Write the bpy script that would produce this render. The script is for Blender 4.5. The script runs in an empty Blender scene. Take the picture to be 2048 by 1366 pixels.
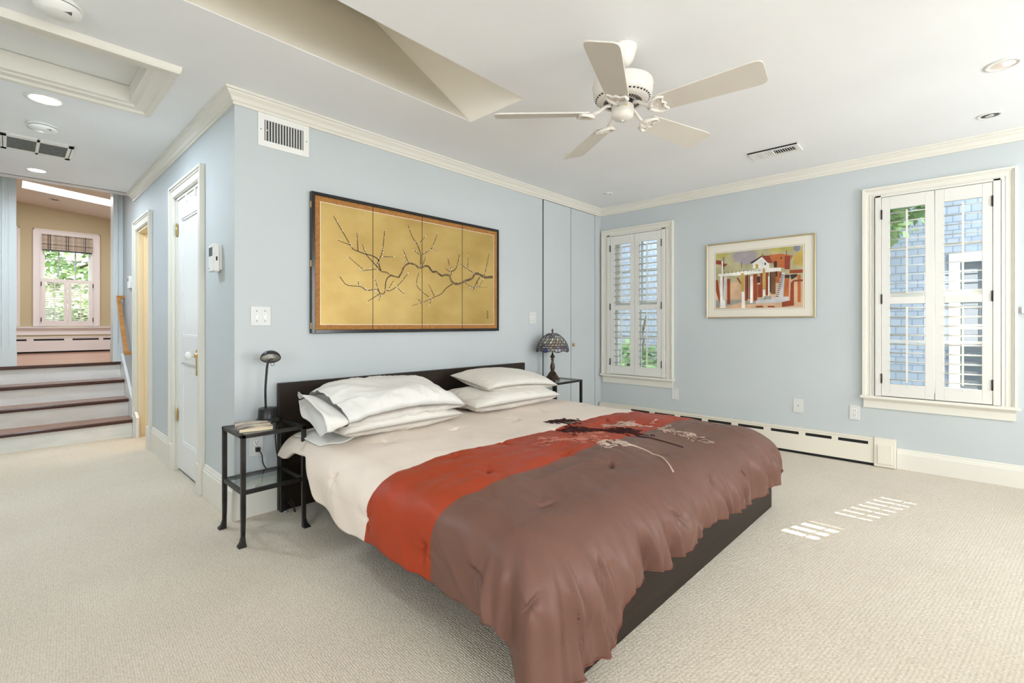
import bpy, math, random
from math import sin, cos, pi, radians, sqrt, hypot
from mathutils import Vector, Matrix, noise

# ------------------------------------------------------------ camera / world / light / exposure
S = bpy.context.scene
COL = S.collection
FPX, TH, HZ, CH = 938.43, 0.749831, 648.5, 1.13
cam_d = bpy.data.cameras.new('camera')
cam = bpy.data.objects.new('camera', cam_d)
COL.objects.link(cam)
cam_d.sensor_width = 36.0
cam_d.lens = FPX / 2048 * 36.0
cam_d.shift_y = (HZ - 683) / 2048.0
cam_d.clip_start = 0.02
cam.location = (0, 0, CH)
cam.rotation_euler = (pi/2, 0, TH - pi/2)
S.camera = cam

S.view_settings.view_transform = 'Standard'
S.view_settings.look = 'None'
S.view_settings.gamma = 1.0
S.view_settings.use_curve_mapping = False
S.view_settings.exposure = 0.40
S.cycles.use_denoising = True
S.cycles.max_bounces = 10
S.cycles.diffuse_bounces = 6
S.cycles.caustics_reflective = False
S.cycles.caustics_refractive = False
S.cycles.sample_clamp_indirect = 6.0

W = bpy.data.worlds.new('daylight'); S.world = W
W.use_nodes = True
W.node_tree.nodes['Background'].inputs[0].default_value = (0.80, 0.90, 1.0, 1)
W.node_tree.nodes['Background'].inputs[1].default_value = 5.2

def lamp(name, kind, loc, energy, color=(1, 1, 1), size=None, size_y=None, direction=None, shape=None, spread=None):
    d = bpy.data.lights.new(name, kind); o = bpy.data.objects.new(name, d)
    COL.objects.link(o); o.location = loc; d.energy = energy; d.color = color
    if kind == 'AREA':
        d.shape = shape or ('RECTANGLE' if size_y else 'SQUARE'); d.size = size
        if size_y: d.size_y = size_y
        if spread: d.spread = spread
    elif kind in ('POINT', 'SPOT'):
        d.shadow_soft_size = size or .05
    if direction is not None:
        o.rotation_euler = Vector(direction).to_track_quat('-Z', 'Y').to_euler()
    return o

sun = lamp('sun', 'SUN', (10, -2, 9), 20.0, (1.0, .95, .86), direction=(-.943, .33, -.795)); sun.data.angle = 0.006
# unseen fill lamps added behind and beside the camera to brighten the room
lamp('fill_front_a', 'AREA', (.6, -2.42, 1.45), 28, (1.0, .97, .93), 1.5, 1.5, (0, 1, .06))
lamp('fill_front_b', 'AREA', (3.3, -2.42, 1.45), 36, (1.0, .97, .92), 1.5, 1.5, (0, 1, .10))
lamp('fill_left', 'AREA', (-2.42, -.4, 1.45), 34, (1.0, .98, .96), 1.5, 1.5, (1, 0, .06))

# ------------------------------------------------------------ materials
MATS = {}
def mat(name, col=(.8, .8, .8), rough=.5, metal=0.0, spec=.5, emit=None, estr=0.0, trans=0.0, ior=1.45, sheen=0.0, coat=0.0, alpha=1.0):
    m = bpy.data.materials.new(name); m.use_nodes = True
    b = m.node_tree.nodes['Principled BSDF']
    b.inputs['Base Color'].default_value = (*col, 1)
    b.inputs['Roughness'].default_value = rough
    b.inputs['Metallic'].default_value = metal
    b.inputs['Specular IOR Level'].default_value = spec
    b.inputs['Transmission Weight'].default_value = trans
    b.inputs['IOR'].default_value = ior
    b.inputs['Sheen Weight'].default_value = sheen
    b.inputs['Coat Weight'].default_value = coat
    if emit:
        b.inputs['Emission Color'].default_value = (*emit, 1)
        b.inputs['Emission Strength'].default_value = estr
    MATS[name] = m
    return m

def nodes(m): return m.node_tree.nodes, m.node_tree.links, m.node_tree.nodes['Principled BSDF']

def texcoord(m, scale=(1, 1, 1), rot=(0, 0, 0)):
    n, l, b = nodes(m)
    tc = n.new('ShaderNodeTexCoord'); mp = n.new('ShaderNodeMapping')
    mp.inputs['Scale'].default_value = scale; mp.inputs['Rotation'].default_value = rot
    l.new(tc.outputs['Object'], mp.inputs['Vector'])
    return mp.outputs['Vector']

def mottled(m, c1, c2, scale=4, detail=4, vscale=(1, 1, 1), bump=0.0, bscale=None, bdist=.002, lo=.35, hi=.65, rot=(0, 0, 0)):
    n, l, b = nodes(m)
    v = texcoord(m, vscale, rot)
    t = n.new('ShaderNodeTexNoise'); t.inputs['Scale'].default_value = scale; t.inputs['Detail'].default_value = detail
    l.new(v, t.inputs['Vector'])
    r = n.new('ShaderNodeValToRGB')
    r.color_ramp.elements[0].position = lo; r.color_ramp.elements[0].color = (*c1, 1)
    r.color_ramp.elements[1].position = hi; r.color_ramp.elements[1].color = (*c2, 1)
    l.new(t.outputs['Fac'], r.inputs['Fac']); l.new(r.outputs['Color'], b.inputs['Base Color'])
    if bump:
        t2 = n.new('ShaderNodeTexNoise'); t2.inputs['Scale'].default_value = bscale or scale * 8; t2.inputs['Detail'].default_value = 3
        l.new(v, t2.inputs['Vector'])
        bp = n.new('ShaderNodeBump'); bp.inputs['Strength'].default_value = bump; bp.inputs['Distance'].default_value = bdist
        l.new(t2.outputs['Fac'], bp.inputs['Height']); l.new(bp.outputs['Normal'], b.inputs['Normal'])
    return m

def wallpaint(name, c, rough=.55, d=.02):
    m = mat(name, c, rough, spec=.35)
    return mottled(m, tuple(x*(1-d) for x in c), tuple(x*(1+d) for x in c), 1.3, 2, bump=.12, bscale=160, bdist=.0006)

PAINT = wallpaint('pale_blue_wall_paint', (.530, .568, .576))
HALLPAINT = PAINT
CEIL = wallpaint('ceiling_white_paint', (.865, .875, .885), .7)
TRIM = wallpaint('warm_white_trim_dimmed', (.75, .725, .65), .35, .01)  # warm white, darkened to put backlit shade into casings and mouldings
RECESS = wallpaint('warm_recess_shade', (.80, .76, .68), .7)  # warmer than the ceiling; the recess's brownish shade is put into the colour
WHITE = wallpaint('white_gloss_paint', (.79, .79, .77), .3, .01)
SHUT = wallpaint('shutter_white_dimmed', (.72, .705, .66), .35, .01)  # white dulled so the shutters carry their backlit shade in the colour
CREAMROOM = wallpaint('cream_room_paint', (.80, .70, .50), .6)
BEIGEW = wallpaint('khaki_beige_wall_paint', (.52, .45, .29), .6)
PINKW = wallpaint('soft_white_upper_paint', (.80, .77, .76), .6)
STAIRW = mottled(mat('scuffed_white_riser_paint', (.8, .8, .78), .4), (.78, .78, .75), (.86, .86, .83), 5, 5, (1, 1, 3))

CARPET = mat('cream_loop_carpet', (.66, .60, .50), .95, spec=.1, sheen=.3)
def carpet_nodes(m):
    n, l, b = nodes(m)
    v = texcoord(m)
    big = n.new('ShaderNodeTexNoise'); big.inputs['Scale'].default_value = 1.1; big.inputs['Detail'].default_value = 4
    l.new(v, big.inputs['Vector'])
    ramp = n.new('ShaderNodeValToRGB')
    ramp.color_ramp.elements[0].position = .3; ramp.color_ramp.elements[0].color = (.62, .535, .42, 1)
    ramp.color_ramp.elements[1].position = .7; ramp.color_ramp.elements[1].color = (.71, .625, .505, 1)
    l.new(big.outputs['Fac'], ramp.inputs['Fac'])
    # rows of loops: cells stretched along the weave
    mp = n.new('ShaderNodeMapping'); mp.inputs['Scale'].default_value = (1.0, .62, 1); mp.inputs['Rotation'].default_value = (0, 0, .1)
    l.new(v, mp.inputs['Vector'])
    vo = n.new('ShaderNodeTexVoronoi'); vo.inputs['Scale'].default_value = 125; vo.inputs['Randomness'].default_value = .45
    l.new(mp.outputs['Vector'], vo.inputs['Vector'])
    fine = n.new('ShaderNodeTexNoise'); fine.inputs['Scale'].default_value = 260; fine.inputs['Detail'].default_value = 2
    l.new(v, fine.inputs['Vector'])
    inv = n.new('ShaderNodeMath'); inv.operation = 'SUBTRACT'; inv.inputs[0].default_value = 1.0
    l.new(vo.outputs['Distance'], inv.inputs[1])
    add = n.new('ShaderNodeMath'); add.operation = 'MULTIPLY_ADD'; add.inputs[1].default_value = .35
    l.new(fine.outputs['Fac'], add.inputs[0]); l.new(inv.outputs[0], add.inputs[2])
    mx = n.new('ShaderNodeMixRGB'); mx.blend_type = 'MULTIPLY'; mx.inputs['Fac'].default_value = .55
    r2 = n.new('ShaderNodeValToRGB')
    r2.color_ramp.elements[0].position = .45; r2.color_ramp.elements[0].color = (.62, .60, .56, 1)
    r2.color_ramp.elements[1].position = .95; r2.color_ramp.elements[1].color = (1, 1, 1, 1)
    l.new(add.outputs[0], r2.inputs['Fac'])
    l.new(ramp.outputs['Color'], mx.inputs['Color1']); l.new(r2.outputs['Color'], mx.inputs['Color2'])
    l.new(mx.outputs['Color'], b.inputs['Base Color'])
    bp = n.new('ShaderNodeBump'); bp.inputs['Strength'].default_value = .7; bp.inputs['Distance'].default_value = .005
    l.new(add.outputs[0], bp.inputs['Height']); l.new(bp.outputs['Normal'], b.inputs['Normal'])
carpet_nodes(CARPET)

def wood(name, c1, c2, rough=.35, vscale=(3, 40, 40), coat=.3):
    m = mat(name, c1, rough, coat=coat, spec=.3)
    return mottled(m, c1, c2, 1.0, 5, vscale, lo=.3, hi=.7)
DKWOOD = wood('espresso_veneer', (.017, .011, .007), (.027, .017, .011), .5, (2, 30, 30), coat=0)
TREAD = wood('reddish_brown_tread', (.17, .065, .035), (.30, .13, .075), .3)
NOSE = wood('dark_tread_nosing', (.045, .018, .012), (.08, .03, .02), .3)
UFLOOR = wood('upper_oak_floor', (.32, .15, .08), (.46, .24, .14), .3, (1.0, 14, 10))
RAIL = wood('honey_oak_rail', (.38, .155, .04), (.55, .26, .08), .3)

BLACK = mottled(mat('black_lacquer', (.012, .010, .009), .22, coat=.1), (.010, .008, .007), (.016, .013, .011), 6)
IRON = mottled(mat('dark_iron', (.03, .027, .024), .42, .6), (.022, .020, .018), (.04, .036, .032), 12, bump=.15)
BPLAST = mottled(mat('black_plastic', (.014, .014, .015), .35), (.012, .012, .013), (.018, .018, .019), 9)
BRASS = mat('brass', (.72, .52, .20), .28, 1.0)
GOLDF = mat('gold_metal_frame', (.66, .50, .26), .3, 1.0)
PORC = mat('white_porcelain', (.86, .85, .82), .12, coat=.6)
CHROME = mat('polished_reflector', (.75, .75, .75), .15, 1.0)
HINGE = mat('dark_bronze_hinge', (.05, .042, .035), .4, .7)
def sheet_glass(name, tint, ior=.04, rough=.0):
    m = bpy.data.materials.new(name); m.use_nodes = True
    n, l = m.node_tree.nodes, m.node_tree.links; n.clear()
    out = n.new('ShaderNodeOutputMaterial'); mx = n.new('ShaderNodeMixShader'); lw = n.new('ShaderNodeLayerWeight'); lw.inputs['Blend'].default_value = .5; pw = n.new('ShaderNodeMath'); pw.operation = 'POWER'; pw.inputs[1].default_value = 5.2; l.new(lw.outputs['Facing'], pw.inputs[0]); fr = n.new('ShaderNodeMath'); fr.operation = 'MULTIPLY_ADD'; fr.inputs[1].default_value = .75; fr.inputs[2].default_value = ior; l.new(pw.outputs[0], fr.inputs[0])
    tr = n.new('ShaderNodeBsdfTransparent'); tr.inputs['Color'].default_value = (*tint, 1)
    gl = n.new('ShaderNodeBsdfGlossy'); gl.inputs['Roughness'].default_value = rough
    l.new(fr.outputs[0], mx.inputs[0]); l.new(tr.outputs[0], mx.inputs[1]); l.new(gl.outputs[0], mx.inputs[2]); l.new(mx.outputs[0], out.inputs[0])
    return m
GLASS = sheet_glass('clear_table_glass', (.93, .97, .955), .07)
PANE = sheet_glass('window_glass', (.97, .985, .98), .03)
DARK = mat('dark_void', (.012, .012, .012), .8)
GREYIN = mat('grey_duct_metal', (.10, .10, .10), .6)
PLATE = mat('switch_plate_plastic', (.66, .67, .65), .35)
PLATEW = mat('white_device_plastic', (.82, .81, .78), .35)
LCD = mat('grey_lcd', (.07, .08, .09), .25)
LED = mat('led_lens', (.9, .95, 1), .4, emit=(.86, .93, 1.0), estr=14.0)
WARMB = mat('frosted_bulb', (.85, .78, .70), .4, emit=(1, .85, .7), estr=.35)
FANW = mottled(mat('fan_ivory_enamel', (.74, .70, .64), .32, coat=.2), (.73, .69, .63), (.75, .71, .65), 3)
FANB = mottled(mat('taupe_fan_blade', (.63, .59, .52), .4), (.62, .58, .51), (.65, .61, .54), 3)
HEAT = wallpaint('cream_heater_enamel', (.80, .755, .65), .3, .01)
FILTER = mottled(mat('grey_filter_mesh', (.13, .14, .13), .9), (.11, .12, .11), (.17, .18, .17), 60)

# ------------------------------------------------------------ helpers
RM = {}      # object -> world matrix of its root
def tag(o, label=None, cat=None, group=None, kind=None):
    if label: o['label'] = label
    if cat: o['category'] = cat
    if group: o['group'] = group
    if kind: o['kind'] = kind
    return o

def thing(name, label, cat, loc=(0, 0, 0), rotz=0.0, group=None, kind=None):
    o = bpy.data.objects.new(name, None); COL.objects.link(o)
    o.empty_display_size = .1
    o.location = loc; o.rotation_euler = (0, 0, rotz)
    RM[o] = Matrix.Translation(loc) @ Matrix.Rotation(rotz, 4, 'Z')
    return tag(o, label, cat, group, kind)

class MB:
    def __init__(s): s.v = []; s.f = []; s.m = []; s.sm = []
    def add(s, vs, fs, mi=0, smooth=False):
        k = len(s.v); s.v += [Vector(p) for p in vs]
        for f in fs: s.f.append([k+i for i in f]); s.m.append(mi); s.sm.append(smooth)
        return s
    def box(s, x0, x1, y0, y1, z0, z1, mi=0, bev=0.0, M=None):
        x0, x1 = min(x0, x1), max(x0, x1); y0, y1 = min(y0, y1), max(y0, y1); z0, z1 = min(z0, z1), max(z0, z1)
        if bev <= 0:
            vs = [(x, y, z) for x in (x0, x1) for y in (y0, y1) for z in (z0, z1)]
            fs = [(0, 1, 3, 2), (4, 6, 7, 5), (0, 4, 5, 1), (2, 3, 7, 6), (0, 2, 6, 4), (1, 5, 7, 3)]
        else:
            b = min(bev, (x1-x0)/2.01, (y1-y0)/2.01, (z1-z0)/2.01)
            vs = []; idx = {}
            X = (x0, x1); Y = (y0, y1); Z = (z0, z1)
            for i in (0, 1):
                for j in (0, 1):
                    for k in (0, 1):
                        sx, sy, sz = (1-2*i)*b, (1-2*j)*b, (1-2*k)*b
                        idx[i, j, k, 0] = len(vs); vs.append((X[i], Y[j]+sy, Z[k]+sz))
                        idx[i, j, k, 1] = len(vs); vs.append((X[i]+sx, Y[j], Z[k]+sz))
                        idx[i, j, k, 2] = len(vs); vs.append((X[i]+sx, Y[j]+sy, Z[k]))
            fs = []
            g = lambda i, j, k, a: idx[i, j, k, a]
            for i in (0, 1):
                q = [g(i, 0, 0, 0), g(i, 1, 0, 0), g(i, 1, 1, 0), g(i, 0, 1, 0)]; fs.append(q if i else q[::-1])
                q = [g(0, i, 0, 1), g(0, i, 1, 1), g(1, i, 1, 1), g(1, i, 0, 1)]; fs.append(q if i else q[::-1])
                q = [g(0, 0, i, 2), g(1, 0, i, 2), g(1, 1, i, 2), g(0, 1, i, 2)]; fs.append(q if i else q[::-1])
            for i in (0, 1):
                for j in (0, 1):
                    q = [g(i, j, 0, 0), g(i, j, 1, 0), g(i, j, 1, 1), g(i, j, 0, 1)]; fs.append(q if (i+j) % 2 else q[::-1])
                    q = [g(i, 0, j, 0), g(i, 1, j, 0), g(i, 1, j, 2), g(i, 0, j, 2)]; fs.append(q if (i+j+1) % 2 else q[::-1])
                    q = [g(0, i, j, 1), g(1, i, j, 1), g(1, i, j, 2), g(0, i, j, 2)]; fs.append(q if (i+j) % 2 else q[::-1])
                    for k in (0, 1):
                        t = [g(i, j, k, 0), g(i, j, k, 1), g(i, j, k, 2)]; fs.append(t if (i+j+k) % 2 else t[::-1])
        if M is not None: vs = [M @ Vector(p) for p in vs]
        return s.add(vs, fs, mi)
    def tube(s, pts, r, n=10, mi=0, cap=True, closed=False):
        pts = [Vector(p) for p in pts]; rs = r if isinstance(r, (list, tuple)) else [r]*len(pts)
        N = len(pts); rings = []; up = None
        for i, p in enumerate(pts):
            if closed: t = pts[(i+1) % N] - pts[i-1]
            else: t = pts[min(i+1, N-1)] - pts[max(i-1, 0)]
            t.normalize()
            if up is None:
                up = Vector((0, 0, 1)) if abs(t.z) < .9 else Vector((1, 0, 0))
            a = up - t*up.dot(t)
            if a.length < 1e-5: a = t.orthogonal()
            a.normalize(); b = t.cross(a); up = a
            rings.append([p + (a*cos(2*pi*k/n) + b*sin(2*pi*k/n))*rs[i] for k in range(n)])
        vs = [q for R in rings for q in R]; fs = []
        for i in range(N if closed else N-1):
            j = (i+1) % N
            for k in range(n): fs.append((i*n+k, i*n+(k+1) % n, j*n+(k+1) % n, j*n+k))
        if cap and not closed: fs.append(tuple(range(n))[::-1]); fs.append(tuple((N-1)*n+k for k in range(n)))
        return s.add(vs, fs, mi, True)
    def bar(s, p, q, w, h=None, mi=0, up=(0, 0, 1)):
        h = h or w; p = Vector(p); q = Vector(q); t = (q-p).normalized(); u = Vector(up)
        a = t.cross(u)
        if a.length < 1e-4: a = t.cross(Vector((1, 0, 0)))
        a.normalize(); b = a.cross(t)
        vs = [c + a*x*w/2 + b*y*h/2 for c in (p, q) for x, y in ((-1, -1), (1, -1), (1, 1), (-1, 1))]
        return s.add(vs, [(0, 1, 2, 3), (7, 6, 5, 4), (0, 4, 5, 1), (1, 5, 6, 2), (2, 6, 7, 3), (3, 7, 4, 0)], mi)
    def lathe(s, prof, c=(0, 0, 0), n=32, mi=0, M=None, smooth=True, sx=1, sy=1):
        vs = []; fs = []; N = len(prof)
        for r, z in prof:
            for k in range(n):
                a = 2*pi*k/n; p = Vector((r*cos(a)*sx, r*sin(a)*sy, z))
                if M is not None: p = M @ p
                vs.append(p + Vector(c))
        for i in range(N-1):
            for k in range(n): fs.append((i*n+k, i*n+(k+1) % n, (i+1)*n+(k+1) % n, (i+1)*n+k))
        if prof[0][0] > 1e-6: fs.append(tuple(range(n))[::-1])
        if prof[-1][0] > 1e-6: fs.append(tuple((N-1)*n+k for k in range(n)))
        return s.add(vs, fs, mi, smooth)
    def sweep(s, prof, path, mi=0, closed=False, smooth=False):
        """prof: (out, up) points; path: list of (pos, out_dir, up_dir) stations"""
        vs = []; fs = []; n = len(prof); N = len(path)
        for p, o, u in path:
            for a, b in prof: vs.append(Vector(p) + Vector(o)*a + Vector(u)*b)
        for i in range(N if closed else N-1):
            j = (i+1) % N
            for k in range(n): fs.append((i*n+k, i*n+(k+1) % n, j*n+(k+1) % n, j*n+k))
        if not closed: fs.append(tuple(range(n))[::-1]); fs.append(tuple((N-1)*n+k for k in range(n)))
        return s.add(vs, fs, mi, smooth)
    def poly(s, pts, ext, mi=0):
        """planar polygon extruded by the vector ext"""
        n = len(pts); e = Vector(ext); P = [Vector(p) for p in pts]
        vs = P + [p+e for p in P]
        fs = [tuple(range(n))[::-1], tuple(range(n, 2*n))] + [(k, (k+1) % n, n+(k+1) % n, n+k) for k in range(n)]
        return s.add(vs, fs, mi)
    def grid(s, fn, nu, nv, mi=0, mfn=None):
        k = len(s.v)
        for j in range(nv+1):
            for i in range(nu+1): s.v.append(Vector(fn(i/nu, j/nv)))
        for j in range(nv):
            for i in range(nu):
                a = k + j*(nu+1) + i
                s.f.append([a, a+1, a+nu+2, a+nu+1]); s.m.append(mfn((i+.5)/nu, (j+.5)/nv) if mfn else mi); s.sm.append(True)
        return s
    def build(s, name, mats, parent=None, local=False, bevel=0.0, recalc=False, fix=True):
        if not isinstance(mats, (list, tuple)): mats = [mats]
        M = None
        if parent is not None and not local: M = RM[parent].inverted()
        vs = [tuple(M @ p) if M is not None else tuple(p) for p in s.v]
        me = bpy.data.meshes.new(name); me.from_pydata(vs, [], s.f)
        for m in mats: me.materials.append(m)
        me.polygons.foreach_set('material_index', s.m)
        me.polygons.foreach_set('use_smooth', s.sm)
        me.update()
        if fix:
            import bmesh
            bm = bmesh.new(); bm.from_mesh(me)
            bmesh.ops.recalc_face_normals(bm, faces=bm.faces); bm.to_mesh(me); bm.free()
        o = bpy.data.objects.new(name, me); COL.objects.link(o)
        if parent is not None: o.parent = parent; RM[o] = RM[parent]
        else: RM[o] = Matrix()
        if bevel > 0:
            b = o.modifiers.new('bevel', 'BEVEL'); b.width = bevel; b.segments = 2; b.limit_method = 'ANGLE'; b.angle_limit = .7
        return o

def struct(name, mb, mats, label=None, parent=None, **k):
    o = mb.build(name, mats, parent, **k)
    if parent is None: o['kind'] = 'structure'
    if label: o['label'] = label
    return o

def copy_tree(o, parent=None):
    c = o.copy(); COL.objects.link(c)
    if parent is not None: c.parent = parent
    for ch in [x for x in list(COL.objects) if x.parent == o]: copy_tree(ch, c)
    return c

def sub_intervals(lo, hi, holes):
    out = []; a = lo
    for h0, h1 in sorted(holes):
        if h0 > a: out.append((a, h0))
        a = max(a, h1)
    if a < hi: out.append((a, hi))
    return out

def wall_slab(mb, axis, c0, c1, lo, hi, z0, z1, holes, mi=0):
    """wall slab between c0..c1 on `axis`, running lo..hi on the other, holes = (lo, hi, z0, z1)"""
    def bx(a, b, p, q):
        if axis == 'x': mb.box(c0, c1, a, b, p, q, mi)
        else: mb.box(a, b, c0, c1, p, q, mi)
    for a, b in sub_intervals(lo, hi, [(h[0], h[1]) for h in holes]): bx(a, b, z0, z1)
    for h in holes:
        if h[2] > z0: bx(h[0], h[1], z0, h[2])
        if h[3] < z1: bx(h[0], h[1], h[3], z1)
# baked artwork outlines: (x, z) on the screen plane, (y, z) on the picture plane
BR=[(26,[(2.956,1.554),(2.856,1.544),(2.781,1.566),(2.738,1.562),(2.702,1.522),(2.624,1.494),(2.542,1.464),(2.482,1.481),(2.449,1.529),(2.372,1.519)]),(18,[(2.372,1.519),(2.322,1.549),(2.285,1.546),(2.237,1.586),(2.16,1.565),(2.12,1.585),(2.064,1.589),(2.019,1.557),(1.998,1.513),(1.973,1.477)]),(11,[(1.973,1.477),(1.912,1.488),(1.871,1.506),(1.825,1.513),(1.79,1.545)]),(7,[(1.825,1.513),(1.81,1.556),(1.805,1.591),(1.76,1.613),(1.693,1.623),(1.609,1.644)]),(4,[(1.609,1.644),(1.532,1.756),(1.471,1.846)]),(4,[(1.79,1.545),(1.712,1.617),(1.678,1.687)]),(4,[(1.646,1.635),(1.639,1.759)]),(3,[(1.595,1.668),(1.501,1.692)]),(5,[(1.79,1.537),(1.805,1.582),(1.84,1.666),(1.855,1.812)]),(3,[(1.83,1.616),(1.933,1.625)]),(3,[(1.79,1.523),(1.664,1.501)]),(3,[(1.693,1.509),(1.683,1.514),(1.577,1.589)]),(6,[(1.912,1.488),(1.871,1.454),(1.855,1.358),(1.82,1.35)]),(5,[(1.82,1.35),(1.79,1.377),(1.712,1.369),(1.664,1.392),(1.563,1.397),(1.514,1.454)]),(3,[(1.655,1.396),(1.646,1.429)]),(4,[(1.82,1.35),(1.721,1.291)]),(3,[(1.825,1.343),(1.81,1.298)]),(3,[(1.81,1.365),(1.775,1.456)]),(4,[(1.86,1.381),(1.902,1.376),(1.976,1.424),(2.052,1.509)]),(3,[(1.891,1.392),(1.928,1.447)]),(3,[(1.965,1.396),(2.025,1.357)]),(6,[(2.172,1.58),(2.172,1.667),(2.143,1.74)]),(4,[(2.143,1.74),(2.092,1.8),(2.058,1.879)]),(3,[(2.155,1.751),(2.213,1.811)]),(4,[(2.184,1.668),(2.273,1.732),(2.335,1.853)]),(3,[(2.267,1.726),(2.335,1.714)]),(3,[(2.16,1.665),(2.103,1.702)]),(4,[(2.058,1.593),(2.014,1.687)]),(3,[(2.184,1.581),(2.225,1.663)]),(3,[(2.047,1.602),(2.008,1.607)]),(6,[(2.469,1.531),(2.482,1.578)]),(4,[(2.482,1.578),(2.456,1.616),(2.436,1.68)]),(5,[(2.482,1.563),(2.529,1.597),(2.569,1.72)]),(5,[(2.73,1.567),(2.652,1.598),(2.569,1.635)]),(3,[(2.652,1.603),(2.663,1.704)]),(5,[(2.841,1.543),(2.871,1.622),(2.909,1.758)]),(6,[(2.796,1.54),(2.752,1.483),(2.723,1.428)]),(4,[(2.767,1.495),(2.781,1.447),(2.841,1.532)]),(6,[(2.489,1.461),(2.423,1.422),(2.372,1.374),(2.304,1.346)]),(3,[(2.304,1.346),(2.201,1.303),(2.092,1.271)]),(3,[(2.304,1.351),(2.249,1.441)]),(3,[(2.249,1.344),(2.137,1.425),(2.155,1.526)]),(3,[(2.184,1.298),(2.137,1.329)]),(3,[(2.273,1.335),(2.261,1.285)]),(3,[(2.624,1.485),(2.709,1.448),(2.886,1.456)]),(3,[(2.462,1.556),(2.411,1.587)]),(3,[(2.723,1.438),(2.68,1.436)])]
SG=[((2.879,1.244),(2.899,1.239)),((2.886,1.25),(2.89,1.228)),((2.88,1.232),(2.899,1.228)),((2.879,1.219),(2.9,1.217)),((2.89,1.224),(2.886,1.206)),((2.883,1.212),(2.899,1.204)),((2.88,1.197),(2.883,1.182)),((2.88,1.197),(2.899,1.196)),((2.899,1.197),(2.896,1.182)),((2.882,1.183),(2.897,1.182)),((2.882,1.189),(2.897,1.19))]
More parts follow.
